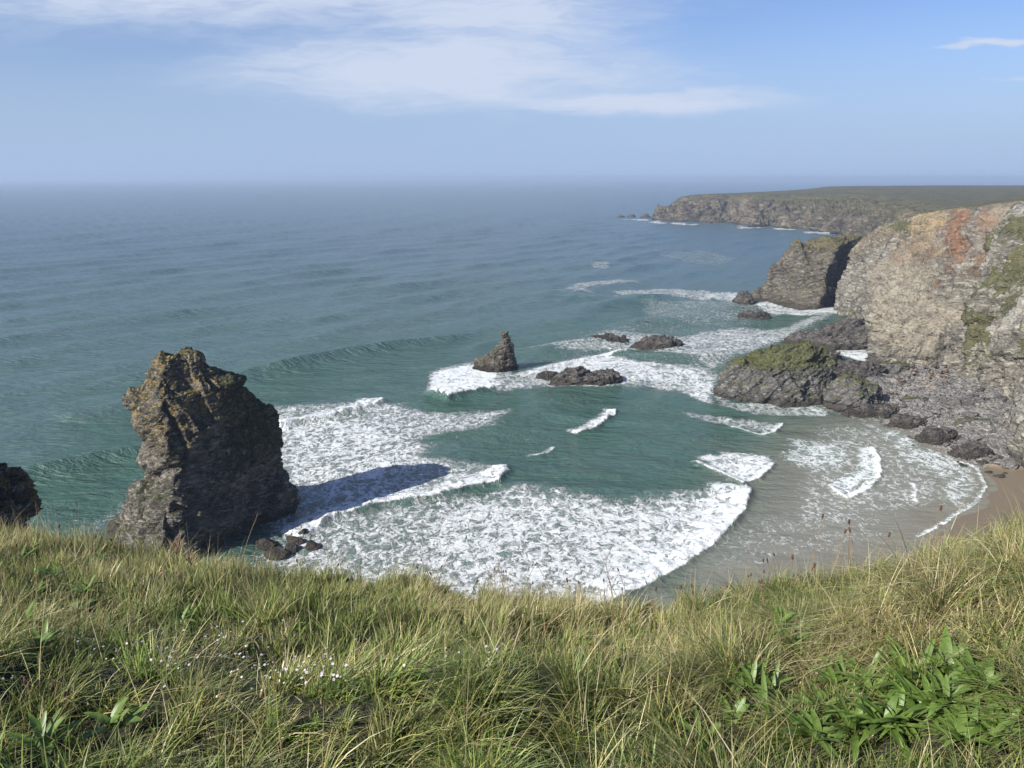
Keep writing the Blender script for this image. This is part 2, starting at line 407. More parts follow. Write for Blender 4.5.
def swell_line(pts, h, wf, wb, foamy=0):
    """one traced wave: pts left to right as seen from land; its steep front faces the viewer"""
    pw = poly_px(pts); d, t, s = seg_dist(SX, SY, pw)
    front = s < 0
    e = np.exp(-(d / np.where(front, wf, wb)) ** 2) * np.sin(np.pi * np.clip(t, .02, .98)) ** .5
    e = e * (np.clip(t, 0, 1) > .001) * (t < .999)
    SZ[...] = SZ + 1.4 * h * e * (1 + .08 * WN)
    return d, t, s, e
for pts, h, wf, wb in (
        ([(-60, 500), (0, 482), (60, 469), (135, 452), (170, 440)], 1.5, 3.2, 6),
        ([(230, 378), (290, 366), (345, 355), (400, 346), (450, 339), (480, 334)], 1.7, 3.6, 7),
        ([(300, 334), (370, 320), (440, 306), (520, 296)], .9, 6, 9),
        ([(60, 420), (130, 405), (180, 394)], .8, 5, 7),
        ([(600, 352), (650, 357), (700, 360), (740, 352)], 1.1, 3, 5),
        ([(600, 325), (660, 322), (720, 318)], .8, 4, 6),
        ([(480, 430), (540, 415), (600, 420), (680, 425)], .4, 3, 5),
        ([(425, 392), (450, 398), (500, 392)], .8, 2, 4),
        ([(480, 477), (560, 490), (640, 494), (720, 490), (750, 486)], .5, 2.5, 4),
        ([(0, 300), (120, 288), (240, 272), (360, 262)], .9, 9, 14),
        ([(360, 290), (460, 280), (560, 268), (640, 262)], .9, 9, 12),
        ([(520, 292), (580, 296), (640, 299), (700, 300)], 1.0, 5, 8)):
    swell_line(pts, h, wf, wb)

def foam_poly(pts, cov, soft_m, soft_in=None, jit=1.0):
    pw = poly_px(pts)
    lo = pw.min(0) - soft_m * 3 - 12; hi = pw.max(0) + soft_m * 3 + 12
    m = (SX > lo[0]) & (SX < hi[0]) & (SY > lo[1]) & (SY < hi[1])
    if not m.any(): return
    x = SX[m] + 2.5 * jit * WN[m]; y = SY[m] + 3.5 * jit * WN[m] - 1.5 * jit * WN2[m]
    d, _, _ = seg_dist(x, y, pw, True); ins = inside(x, y, pw)
    sgn = np.where(ins, d, -d)
    v = cov * sstep(sgn, -soft_m, soft_in or soft_m)
    FOAM[m] = np.maximum(FOAM[m], v)

def breaker(pts, h, back_m, cov=1.0, wf=.9, trail=.5):
    """a foaming bore: pts run along its front; foam lies on the far (left of direction) side"""
    pw = poly_px(pts); lo = pw.min(0) - back_m - 8; hi = pw.max(0) + back_m + 8
    m = (SX > lo[0]) & (SX < hi[0]) & (SY > lo[1]) & (SY < hi[1])
    x = SX[m] + .9 * WN2[m] + 1.0 * WN[m]; y = SY[m] + .9 * WN2[m] + 1.4 * WN[m]
    d, t, s = seg_dist(x, y, pw); sg = d * s          # + behind the front
    ends = sstep(t, 0, .08) * sstep(t, 1, .92)
    bh = np.where(sg >= 0, np.exp(-(sg / (back_m * .45)) ** 2), np.exp(-(sg / wf) ** 2)) * ends
    SZ[m] += h * bh * (1 + .35 * WN2[m])
    f = np.where(sg >= 0, cov * np.clip(1 - (1 - trail) * sg / back_m, 0, 1) * sstep(sg, back_m * 1.15, back_m * .6), cov * sstep(sg, -wf, 0))
    FOAM[m] = np.maximum(FOAM[m], f * sstep(t, 0, .04) * sstep(t, 1, .96))
    CH[m] = np.maximum(CH[m], bh)

# wide lacy sheets
foam_poly([(262, 408), (385, 398), (430, 410), (520, 408), (500, 430), (430, 440), (420, 455), (500, 462), (506, 480), (470, 490), (380, 500), (300, 540), (262, 560), (250, 520), (250, 470)], .70, 2.5, 5)
foam_poly([(270, 415), (400, 418), (440, 450), (380, 490), (270, 500), (262, 450)], .80, 3, 6)
foam_poly([(290, 520), (380, 500), (470, 486), (520, 478), (600, 488), (680, 492), (748, 486), (745, 505), (705, 550), (640, 592), (560, 625), (420, 640), (260, 620), (230, 560)], .70, 2, 7)
foam_poly([(430, 505), (520, 484), (600, 494), (740, 490), (728, 520), (680, 560), (600, 600), (480, 610), (400, 570)], .82, 3, 6)
foam_poly([(280, 520), (360, 510), (420, 530), (420, 590), (300, 590)], .52, 3, 6)
foam_poly([(432, 368), (480, 360), (520, 372), (600, 356), (650, 362), (720, 365), (726, 385), (716, 398), (650, 388), (600, 392), (540, 388), (470, 395), (430, 392)], .66, 3, 5)
foam_poly([(430, 372), (478, 364), (500, 374), (500, 384), (450, 397), (430, 393)], 1.0, 2, 3)
foam_poly([(520, 375), (560, 362), (600, 355), (640, 360), (700, 368), (720, 385), (640, 384), (560, 386)], .84, 2, 4)
foam_poly([(585, 340), (600, 331), (690, 334), (720, 345), (700, 352), (640, 350), (560, 352), (500, 350)], .62, 3, 5)
foam_poly([(640, 345), (690, 332), (740, 326), (780, 328), (800, 318), (840, 312), (830, 322), (780, 345), (740, 358), (716, 372), (690, 362), (650, 352)], .66, 4, 6)
foam_poly([(745, 304), (770, 302), (800, 306), (842, 308), (845, 318), (800, 316), (765, 312)], .74, 2, 4)
foam_poly([(745, 300), (752, 290), (768, 292), (768, 303)], .9, 1.5, 2)
foam_poly([(822, 342), (840, 337), (856, 345), (884, 348), (884, 362), (860, 362), (838, 354)], .88, 1, 2, .4)
foam_poly([(836, 362), (880, 362), (870, 372), (836, 374)], .75, 1, 2, .4)
foam_poly([(870, 388), (905, 392), (930, 400), (920, 412), (880, 402)], .6, 1, 2, .4)
foam_poly([(560, 290), (575, 282), (620, 278), (640, 284), (580, 288), (600, 294)], .55, 4, 4)
foam_poly([(610, 290), (660, 288), (740, 294), (745, 302), (680, 298), (620, 296)], .58, 4, 4)
foam_poly([(700, 292), (745, 292), (760, 300), (700, 300)], .7, 3, 4)
foam_poly([(640, 300), (740, 300), (790, 315), (700, 325), (640, 318)], .45, 6, 6)
foam_poly([(560, 330), (700, 300), (800, 320), (720, 400), (560, 400), (480, 380)], .36, 10, 20)
foam_poly([(400, 410), (560, 420), (640, 440), (560, 470), (420, 450)], .26, 6, 12)
foam_poly([(600, 420), (720, 430), (790, 440), (780, 455), (680, 450)], .28, 4, 8)
foam_poly([(590, 262), (610, 262), (612, 268), (590, 268)], .5, 4, 4)
foam_poly([(650, 252), (700, 250), (740, 258), (720, 266), (680, 262)], .36, 5, 5)
foam_poly([(60, 535), (135, 500), (140, 512), (90, 545)], .42, 3, 3)
foam_poly([(708, 388), (716, 404), (738, 415), (830, 417), (830, 405), (740, 403), (722, 394)], .62, 1.2, 2, .6)
foam_poly([(690, 372), (722, 372), (716, 405), (700, 402), (680, 392)], .8, 2, 3)
foam_poly([(530, 395), (720, 410), (700, 420), (540, 405)], .28, 3, 4)
foam_poly([(400, 560), (300, 560), (240, 575), (260, 600), (400, 610)], .55, 2, 4)
foam_poly([(100, 555), (125, 500), (150, 520), (130, 560), (110, 575)], .55, 2, 2)
foam_poly([(270, 540), (295, 495), (310, 500), (330, 545), (300, 560)], .68, 2, 3)
# shallows: scum and swash on the sand
foam_poly([(800, 420), (880, 420), (930, 455), (985, 470), (984, 495), (950, 515), (850, 540), (760, 540), (780, 480)], .40, 3, 8)
foam_poly([(700, 520), (800, 500), (900, 505), (930, 530), (880, 560), (700, 580), (660, 590)], .33, 3, 6)
foam_poly([(850, 420), (905, 432), (985, 470), (990, 492), (965, 516), (935, 520), (930, 480), (890, 455)], .52, 1.5, 4)
foam_poly([(780, 435), (860, 440), (860, 470), (820, 478), (770, 460)], .60, 3, 6)
# far away: foam at the foot of the headland and few streaks
for a in ([(648, 221), (700, 224), (700, 226), (648, 223)], [(735, 226), (765, 227), (765, 229), (735, 228)],
          [(770, 227), (800, 229), (800, 231), (770, 229)], [(800, 231), (835, 232), (838, 235), (800, 234)], [(620, 219), (650, 219), (650, 221), (620, 220)]):
    foam_poly(a, .70, 4, 9, 3)

# breakers (front runs so that the foam lies on its left-hand side)
breaker([(505, 462), (507, 474), (498, 484), (470, 487), (440, 497), (380, 505), (330, 520), (290, 545)][::-1], 1.1, 8, 1.0, 1.0, .72)
breaker([(752, 486), (748, 500), (735, 522), (712, 545), (680, 568), (640, 590), (590, 612)][::-1], .75, 10, 1.0, .8, .8)
breaker([(280, 428), (330, 418), (370, 408), (388, 400)], 1.6, 9, 1.0, 1.1, .75)
breaker([(428, 393), (450, 399), (480, 392), (505, 384)], 1.2, 8, 1.0, 1.0, .8)
breaker([(520, 378), (560, 366), (600, 357), (640, 352)], 1.0, 6, .95, 1.0, .6)
breaker([(572, 434), (595, 428), (612, 418), (619, 408)], .9, 4.5, 1.0, .8, .55)
breaker([(528, 456), (545, 454), (558, 446)], .4, 2, .8, .7, .5)
foam_poly([(686, 456), (720, 452), (770, 457), (776, 464), (745, 484), (715, 472)], .86, 1.5, 3)
breaker([(688, 461), (715, 471), (742, 485), (760, 479), (776, 463)], .6, 2.5, .95, .6, .7)
foam_poly([(856, 446), (876, 446), (881, 478), (850, 498), (826, 482), (850, 472)], .78, 1.5, 3)
breaker([(825, 482), (848, 499), (868, 491), (880, 478), (879, 456), (870, 446)], .45, 2.2, .95, .6, .6)
foam_poly([(680, 408), (715, 416), (770, 418), (783, 424), (775, 436), (720, 428), (684, 418)], .62, 1.5, 3)
breaker([(725, 427), (760, 436), (776, 433), (783, 422)], .5, 2, .95, .6, .55)
breaker([(915, 538), (948, 522), (978, 502), (988, 485), (978, 468), (945, 458)], .10, 1.2, .75, .4, .2)
breaker([(905, 492), (915, 502), (917, 490), (912, 482)], .08, 1.2, .7, .5, .4)
breaker([(556, 292), (570, 294), (600, 285), (640, 283)], .5, 4, .6, 1.5, .4)
breaker([(610, 298), (650, 294), (700, 297), (745, 304)], .5, 4, .75, 1.5, .4)
SZ += CH * .25 * WN2 + sstep(FOAM, .3, .9) * .10 * WN2

# colour of the water: shallow green inside the bay, sand-coloured over the beach
bay = poly_px([(-80, 560), (60, 430), (230, 395), (420, 372), (560, 330), (700, 310), (860, 300), (1100, 400), (1100, 700), (-80, 700)])
d, _, _ = seg_dist(SX, SY, bay, True); sg = np.where(inside(SX, SY, bay), d, -d)
SHAL = sstep(sg + 25 * BIGN, -60, 45) * (.75 + .3 * BIGN)
sandp = poly_px([(640, 640), (690, 585), (740, 530), (772, 490), (800, 450), (840, 422), (900, 415), (1100, 440), (1100, 700), (640, 700)])
d, _, _ = seg_dist(SX, SY, sandp, True); sg = np.where(inside(SX, SY, sandp), d, -d)
SAND = sstep(sg + 5 * WN + 4 * BIGN, -24, 12) * .9
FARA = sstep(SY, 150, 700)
# the water thins to nothing at the edge of the beach: sink the sheet under the sand there
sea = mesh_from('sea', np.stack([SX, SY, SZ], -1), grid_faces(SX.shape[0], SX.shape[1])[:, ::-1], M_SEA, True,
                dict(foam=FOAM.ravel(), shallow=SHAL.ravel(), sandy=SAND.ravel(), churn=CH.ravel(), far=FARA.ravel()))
tag(sea, 'blue green sea with swell and white surf in the bay', 'sea', kind='structure')

# ------------------------------------------------------------------ the beach under the cliffs
WATERLINE = [(826, 409), (850, 414), (885, 419), (912, 432), (938, 450), (975, 464), (990, 482), (984, 500), (958, 518), (925, 536), (905, 556), (830, 590), (720, 650), (560, 760)]
wl = poly_px(WATERLINE)
wl = np.vstack([[84, 205], wl, [-20, 40], [-90, 60], [-160, 120], [-200, 50], [-200, 20], [200, 20], [220, 420], [195, 420], [178, 330], [152, 300], [142, 275], [133, 252], [120, 240], [104, 232], [92, 222]])
gx, gy = np.meshgrid(np.linspace(-200, 215, 560), np.linspace(25, 420, 560), indexing='ij')
d, t, s = seg_dist(gx, gy, wl, True); ins = inside(gx, gy, wl); sg = np.where(ins, d, -d)
rockpoly = poly_px([(820, 420), (818, 396), (840, 370), (880, 345), (1150, 330), (1150, 468), (1010, 470), (985, 466), (940, 452), (912, 434), (880, 422)])
d2, _, _ = seg_dist(gx, gy, rockpoly, True); rk = sstep(np.where(inside(gx, gy, rockpoly), d2, -d2), -1.5, 3)
bp = np.stack([gx, gy, 0 * gx], -1)
gz = np.where(sg > 0, .05 * sg, .07 * sg) - .05 + rk * (np.clip(sg, 0, 40) * .05 + .9 * sstep(sg, 0, 6) * (fbm(bp, 9, 4, 5) * .9 + .6 + .75 * blocky(bp, (7, 3.2, 3), (0, 0, .5), 4) + .3 * blocky(bp, (2.6, 1.4, 3), (0, 0, .5), 14)))
gz += rk * .22 * fbm(bp, 1.6, 3, 44)
gz = np.minimum(gz, 14)
wet = sstep(sg, 20, 7) * (1 - rk)
beach = mesh_from('beach', np.stack([gx, gy, gz], -1), grid_faces(560, 560), M_BEACH, True, dict(rocky=rk.ravel(), wet=wet.ravel()))
tag(beach, 'sandy cove with grey rocky foreshore at the foot of the cliffs', 'beach', kind='structure')
from mathutils.bvhtree import BVHTree
def beach_z(x, y):
    i = (x + 200) / 415 * 559; j = (y - 25) / 395 * 559
    i = int(min(max(i, 0), 558)); j = int(min(max(j, 0), 558)); return float(gz[i, j])

# ------------------------------------------------------------------ cliffs from nets of control points
def net(name, cols, nu, nv, mat, amp, fs, seed, tint=None, mossf=None, rot=(.35, .5, .4), tops=None, gully=0.0, midamp=1.0):
    """cols: list of columns (foot to plateau) of world points, all the same length"""
    G = np.array(cols, float)                    # (m, k, 3)
    G = smooth_curve(G, nu)
    tv_ = np.linspace(0, G.shape[1] - 1, nv); i0 = np.minimum(tv_.astype(int), G.shape[1] - 2); fr_ = (tv_ - i0)[None, :, None]
    G = G[:, i0] * (1 - fr_) + G[:, i0 + 1] * fr_          # straight from ledge to ledge: the breaks of slope stay sharp
    N = grid_normals(G)
    if N[..., 0].mean() > 0: N = -N; flip = True
    else: flip = False
    v = np.linspace(0, 1, nv)[None, :] * np.ones((nu, 1))
    fade = np.ones_like(v)
    if tops: fade = 1 - (1 - tops[2]) * sstep(v, tops[0], tops[1])
    D = rockdisp(G, fs, rot, seed) * amp + fbm(G, fs * 3.2, 3, seed + 9) * amp * 1.3 * midamp
    if gully: D = D + gully * (fbm(G * np.array([1, 1, .16]), 15, 4, seed + 40, .55, True) + .5 * fbm(G * np.array([1, 1, .3]), 5, 3, seed + 41, .55, True) - .40 + .42 * blocky(G, (19 * fs / 14, 12 * fs / 14, 24 * fs / 14), (.25, .15, .5), seed + 60, .25) + .22 * blocky(G, (8 * fs / 14, 5 * fs / 14, 11 * fs / 14), (.35, .1, .2), seed + 61, .25))
    G2 = G + N * (D * fade)[..., None]
    at = {}
    if tint: at['tint'] = tint(G2, v).reshape(-1, 4)
    at['moss'] = (mossf(G2, v) if mossf else 0 * v).ravel()
    fc = grid_faces(nu, nv)
    if flip: fc = fc[:, ::-1]
    return mesh_from(name, G2, fc, mat, True, at), G2

def col(base, *pts, back=None, foot=-3.0):
    """base pixel on z=0, then (px, py, Y) points; first row sinks under the beach"""
    b = on_z(*base); r = [b + np.array([-.6, -.4, foot]), b]
    for p in pts: r.append(at_y(*p))
    for q in (back or []): r.append(r[-1] + np.array(q))
    return r

BK = [(14, 10, 1.2), (40, 30, 2.5), (120, 60, 2)]
main_cols = [
    col((905, 286), (902, 270, 425), (898, 255, 428), (893, 246, 430), (891, 240, 434), back=BK),
    col((868, 297), (868, 280, 385), (872, 262, 388), (876, 248, 392), (880, 238, 396), back=BK),
    col((843, 308), (846, 291, 355), (854, 268, 358), (862, 250, 362), (870, 238, 368), back=BK),
    col((852, 330), (856, 302, 305), (864, 270, 318), (873, 245, 330), (884, 226, 342), back=BK),
    col((866, 352), (872, 318, 258), (884, 280, 274), (896, 246, 296), (908, 217, 312), back=BK),
    col((884, 368), (896, 330, 240), (914, 290, 252), (932, 250, 270), (945, 212, 286), back=BK),
    col((910, 374), (930, 334, 228), (950, 292, 238), (970, 250, 252), (990, 207, 266), back=BK),
    col((945, 380), (970, 336, 214), (995, 292, 222), (1020, 250, 234), (1042, 203, 248), back=BK),
    col((990, 395), (1030, 340, 190), (1070, 290, 200), (1100, 240, 210), (1140, 198, 222), back=BK),
]
def c_tint(G, v):
    x, y, z = G[..., 0], G[..., 1], G[..., 2]
    dx = G - np.array([0, 0, H]); dep = dx[..., 1] * math.cos(PITCH) - dx[..., 2] * math.sin(PITCH)
    T = np.zeros(G.shape[:2] + (4,))
    def band(poly, colr, a, soft):
        """a coloured rock body bounded by a line on the cliff face (foot line to top line in Y and z)"""
        nonlocal T
        poly = np.array(poly, float)
        yw = y + 5 * fbm(G, 14, 3, 77); zw = z + 3 * fbm(G, 9, 3, 78)
        d, _, _ = seg_dist(yw, zw, poly, True); sgn = np.where(inside(yw, zw, poly), d, -d)
        m = sstep(sgn, -soft, soft) * a
        T[..., :3] = T[..., :3] * (1 - m[..., None]) + np.array(colr) * m[..., None]
        T[..., 3] = np.maximum(T[..., 3] * (1 - m), m)
        return m
    band([(225, 6), (262, 6), (296, 30), (286, 36), (262, 30), (225, 20)], (.37, .325, .245), .75, 3)      # pale slide
    band([(262, 33), (290, 34), (308, 44), (310, 51), (290, 54), (280, 46)], (.34, .255, .140), .88, 2.5)   # ochre
    band([(240, 36), (262, 44), (276, 54), (246, 55)], (.31, .25, .175), .8, 2.5)
    band([(262, 29), (280, 30), (296, 38), (285, 41), (268, 38)], (.20, .145, .095), .85, 1.5)
    band([(238, 22), (246, 24), (270, 40), (292, 54), (281, 55), (260, 40)], (.23, .118, .062), .9, 1.8)   # rust seams
    band([(236, 29), (240, 29), (262, 45), (276, 54), (271, 55), (254, 45)], (.24, .145, .085), .8, 1.4)
    band([(300, 36), (345, 24), (352, 34), (316, 46)], (.30, .24, .15), .6, 4)
    return T
def c_moss(G, v):
    z = G[..., 2]; y = G[..., 1]
    top = sstep(v, .70, .78)
    return top * 1.0 + .75 * np.exp(-((y - 310) / 20) ** 2 - ((z - 41) / 3.5) ** 2) + .6 * np.exp(-((y - 292) / 8) ** 2 - ((z - 8) / 3) ** 2)
cliff, CG = net('cliff', main_cols, 620, 330, M_CLIFF, 3.4, 14, 3, c_tint, c_moss, (.2, .9, .3), tops=(.54, .64, .12), gully=3.2, midamp=.8)
tag(cliff, 'tall pale cliff with ochre and rust seams and grass on top', 'cliff', kind='structure')

BK2 = [(16, 6, 1.5), (50, 10, 3), (140, 20, 3)]
near_cols = [
    col((985, 378), (1000, 330, 232), (1020, 290, 238), (1035, 245, 244), (1045, 206, 250), back=BK2),
    col((950, 388), (957, 345, 216), (968, 300, 222), (988, 252, 230), (1014, 205, 238), back=BK2),
    col((975, 398), (990, 350, 199), (1008, 300, 206), (1035, 250, 214), (1060, 200, 222), back=BK2),
    col((1004, 408), (1022, 355, 186), (1048, 305, 191), (1080, 255, 198), (1110, 196, 205), back=BK2),
    col((1012, 440), (1040, 390, 163), (1075, 330, 170), (1120, 260, 177), (1160, 190, 184), back=BK2),
    col((1030, 478), (1075, 430, 138), (1125, 360, 144), (1180, 280, 150), (1240, 190, 156), back=BK2),
    col((1120, 520), (1190, 470, 120), (1260, 380, 122), (1330, 290, 124), (1400, 190, 126), back=BK2),
    col((1180, 640), (1290, 590, 84), (1380, 480, 84), (1480, 330, 84), (1560, 190, 84), back=BK2),
]
def n_tint(G, v):
    T = np.zeros(G.shape[:2] + (4,)); n = fbm(G, 12, 4, 61)
    m = sstep(n, -.05, .35) * .55
    T[..., :3] = (.35, .335, .30); T[..., 3] = m
    return T
def n_moss(G, v):
    n = fbm(G, 9, 6, 62, .65)
    y, z = G[..., 1], G[..., 2]
    return sstep(n, -.24, .08) * .68 * sstep(v, .18, .27) + sstep(v, .66, .75) + .45 * np.exp(-((y - 205) / 9) ** 2 - ((z - 9) / 6) ** 2) * sstep(z, 1, 3)
buttress, BG = net('cliff', near_cols, 520, 330, M_CLIFF, 2.5, 11, 23, n_tint, n_moss, (.3, .7, .8), tops=(.54, .64, .12), gully=2.4, midamp=.7)
buttress.name = 'cliff_buttress'
tag(buttress, 'grey cliff buttress patched with green turf at the right edge of the cove', 'cliff', kind='structure')

# far headland with fields on top
def hcol(base, top, rise, sky_y, depth=1400):
    """foot pixel, cliff-edge pixel, setback, the height its plateau reaches on the skyline"""
    b = on_z(*base); Y = b[1]
    t = at_y(top[0], top[1], Y + rise)
    m = b * .45 + t * .55 + np.array([0, 0, 3]); q = b * .82 + t * .18 + np.array([0, 0, 4])
    Yb = max(depth, t[1] + 60); c = at_y(top[0] + 25, sky_y, Yb); c[0] = t[0] + (Yb - t[1]) * .25
    return [b + np.array([0, -3, -4]), b, q, m, t, t + (c - t) * .06, t + (c - t) * .35, c, c + np.array([30, 160, -30 if depth < 1300 else -6])]
head_cols = [
    hcol((668, 214), (668, 212), 30, 210, 1100), hcol((660, 219.2), (668, 207), 30, 206, 1170), hcol((668, 220.8), (678, 199.5), 45, 198, 1180),
    hcol((688, 222), (692, 196.0), 55, 195, 1200), hcol((712, 223), (716, 194.6), 60, 193.6, 1230), hcol((735, 224), (738, 195.5), 75, 193, 1260),
    hcol((752, 226), (760, 195), 75, 192.4, 1330), hcol((775, 227), (790, 195), 90, 191.4), hcol((800, 229), (822, 194.5), 100, 190.2),
    hcol((825, 232), (850, 194.5), 110, 189.2), hcol((846, 236), (880, 196), 120, 188.2), hcol((872, 243), (905, 200), 110, 187.4),
    hcol((905, 250), (935, 206), 90, 187), hcol((960, 258), (985, 210), 60, 186.4), hcol((1060, 262), (1080, 209), 60, 186),
    hcol((1250, 262), (1280, 208), 60, 185.5), hcol((1600, 262), (1650, 207), 60, 185.5),
]
def h_moss(G, v):
    z = G[..., 2]
    x = G[..., 0]
    return sstep(v, .49, .53) * 1.0 + sstep(z, 8, 26) * .55 * sstep(x, 310, 360) * sstep(x, 620, 480) - .05
headland, HG = net('headland', head_cols, 900, 240, M_FAR, 13, 48, 5, None, h_moss, tops=(.36, .48, .03), gully=9, midamp=.7)
tag(headland, 'long low headland with dark cliffs and olive fields across the bay', 'headland', kind='structure')

# ------------------------------------------------------------------ rocks lofted from traced outlines
def loft(name, Yc, rows, fdepth, bdepth, mat, amp, fs, seed, nu=300, nv=220, p=1.3, fx=0.0, lean=0.0, shear=0.0, rot=(.35, .5, .4), mossf=None, cap=.5, parent=None, zmin=-2.0, xoff=0.0, detail=None):
    """rows from top to bottom: (py, px_left, px_right[, depth factor]) read on the vertical plane y = Yc"""
    L = []
    for r in rows:
        a = at_y(r[1], r[0], Yc); b = at_y(r[2], r[0], Yc)
        L.append((a[2], (a[0] + b[0]) / 2 , (b[0] - a[0]) / 2, r[3] if len(r) > 3 else 1.0))
    L = np.array(L)                                   # top -> bottom
    hw = L[:, 2].max()
    t = np.linspace(0, 1, nv); T = np.linspace(0, 1, len(L))
    z0 = np.interp(t, T, L[:, 0])
    Z, CX, HW, DF = (np.interp(t, T, L[:, k]) for k in range(4))
    ph = np.linspace(0, 2 * math.pi, nu, endpoint=False)
    ux, uy = np.cos(ph)[:, None], np.sin(ph)[:, None]
    s = (np.abs(ux) ** p + np.abs(uy) ** p) ** (-1 / p)
    fr = fdepth * DF[None, :] * np.ones_like(ux); bk = bdepth * DF[None, :] * np.ones_like(ux)
    wfac = (HW / hw)[None, :] ** .6
    X = CX[None, :] + HW[None, :] * ux * s + np.where(uy < 0, fx * hw * wfac * np.abs(uy) ** 2, 0) * (1 - np.abs(ux) ** 2)
    Yv = Yc + lean * (Z[None, :]) + np.where(uy < 0, fr, bk) * wfac * uy * s
    Yv = Yv + shear * HW[None, :] * np.clip(DF[None, :], 0, 1) ** 2 * np.where(ux > 0, ux, 0)
    G = np.stack([X, Yv, Z[None, :] + 0 * X], -1)
    N = grid_normals(G, True)
    cen = np.array([CX.mean(), Yc, Z.mean()])
    if ((G - np.stack([CX, 0 * CX + Yc + lean * Z, Z], -1)[None]) * N).sum(-1).mean() < 0: N = -N
    D = rockdisp(G, fs, rot, seed) * amp
    if detail: D = D + detail(G)
    else: D = D + amp * (.34 * blocky(G, (fs * 1.2, fs * .75, fs * .9), (.3, .45, .4), seed + 80, .3) + .16 * blocky(G, (fs * .5, fs * .3, fs * .4), (.4, .5, .1), seed + 81, .3))
    G2 = G + N * D[..., None]
    # close the top
    top = G2[:, 0].mean(0) + np.array([0, 0, cap])
    V = np.vstack([G2.reshape(-1, 3), top]); fc = grid_faces(nu, nv, True)
    tri = np.array([[i * nv, ((i + 1) % nu) * nv, nu * nv, nu * nv] for i in range(nu)])
    me_f = np.vstack([fc, tri])
    mo = np.r_[(mossf(G2) if mossf else 0 * D).ravel(), 0]
    # degenerate quads for the cap are split off as triangles through bmesh
    o = mesh_from(name, V, fc, mat, True, dict(moss=mo), parent)
    import bmesh
    bm = bmesh.new(); bm.from_mesh(o.data); bm.verts.ensure_lookup_table()
    for a, b, c_, _ in tri: 
        f = bm.faces.new((bm.verts[int(a)], bm.verts[int(c_)], bm.verts[int(b)])); f.smooth = True
    bmesh.ops.recalc_face_normals(bm, faces=bm.faces); bm.to_mesh(o.data); bm.free()
    return o

def stack_detail(G):
    # undercut notch and quartz bands wrap the whole stack
    z = G[..., 2]; n = fbm(G, 9, 3, 91)
    return .85 * blocky(G, (8, 5.5, 7), (.3, .5, .3), 19, .3) + .4 * blocky(G, (3.4, 2.2, 3), (.4, .5, .1), 29, .3) - 1.0 * np.exp(-((z - 17 - 2 * n) / 2.2) ** 2) + .6 * np.exp(-((z - 8 + 2 * n) / 3) ** 2)
big_rows = [(355, 171, 187, .52), (357, 165, 192, .60), (361, 160, 197, .66), (368, 155, 201, .72), (374, 151, 205, .75), (380, 145, 214, .77),
            (387, 140, 232, .80), (393, 133, 240, .84), (399, 128, 246, .88), (403, 132, 248, .90), (406, 138, 249, .92), (415, 138, 258, .95), (428, 139, 270, 1.0), (436, 139, 275, 1.0), (444, 141, 278, 1.0),
            (460, 143, 272, 1.0), (470, 147, 270, .97), (486, 136, 268, 1.02), (499, 132, 273, 1.05), (512, 126, 282, 1.12), (525, 110, 286, 1.2), (536, 99, 282, 1.3), (550, 86, 276, 1.4)]
o = loft('sea_stack', 118, big_rows, 13.5, 15, M_STACK, 1.35, 6, 11, 520, 420, 1.08, fx=-.12, shear=.55, rot=(.5, .35, .3), cap=.3, detail=stack_detail,
         mossf=lambda G: .62 * sstep(G[..., 0] + .25 * (G[..., 1] - 118), -52, -46) * sstep(G[..., 2], 7, 16))  # green growth on the right face, spread wide to paint that side's shade darker
tag(o, 'tall hulking sea stack shaped like a hooded head, ochre lichen on its crown', 'sea stack')

pin_rows = [(331.5, 503, 507, .3), (334, 502, 508, .4), (340, 501, 510, .5), (347, 496, 513, .6), (353, 490, 515, .7), (361, 474, 516, .9), (366, 474, 518, 1), (372, 476, 518, 1.1), (378, 470, 524, 1.2)]
o = loft('rock_pinnacle', 232, pin_rows, 5.5, 5, M_MOSSY, 1.1, 2.8, 7, 300, 220, 1.15, fx=.1, rot=(.9, .3, .2), cap=.1)
o.data.materials[0] = M_PROM
tag(o, 'sharp shark fin rock rising from surf in the middle of the bay', 'sea rock')

def low_rock(rows, fd, bd, label, amp=.9, fs=5, seed=1, mat=None, p=1.5, nu=200, nv=110, name='sea_rock', mossf=None, cat='sea rock', group=None, Yc=None):
    base = rows[-1]
    Y = Yc or on_z(512, base[0])[1]
    r = list(rows) + [(base[0] + 6, base[1] - 2, base[2] + 2, 1.1)]
    o = loft(name, Y, r, fd, bd, mat or M_DARK, amp * 1.15, fs * .72, seed, nu, nv, p, cap=.2, mossf=mossf)
    tag(o, label, cat, group); return o
low_rock([(370, 570, 580, .4), (373, 558, 596, .7), (377, 552, 618, .9), (383, 548, 622, 1)], 5, 5, 'flat brown rock awash in foam just right of the pointed pinnacle', 1.5, 6, 2)
low_rock([(371.5, 598, 612, .4), (374, 595, 617, .8), (381, 592, 620, 1)], 4, 3, 'rounded hump at the right end of the flat rock in foam', 1.0, 4, 12)
low_rock([(372.5, 547, 556, .5), (374.5, 540, 560, .8), (376.5, 537, 564, 1)], 3, 3, 'thin dark ledge trailing left of the flat rock in foam', .7, 3, 13)
low_rock([(337, 652, 664, .4), (340, 640, 680, .8), (346, 630, 685, 1)], 6, 6, 'larger of two dark rocks in a row beyond the pinnacle', 1.5, 7, 3)
low_rock([(335, 600, 608, .5), (337, 595, 620, .8), (340, 592, 628, 1)], 5, 4, 'smaller of two dark rocks in a row beyond the pinnacle', 1.3, 5, 4)
low_rock([(312, 748, 760, .5), (314, 740, 768, .8), (317, 737, 771, 1)], 6, 5, 'low dark rock awash below the brown promontory', 1.2, 6, 5)
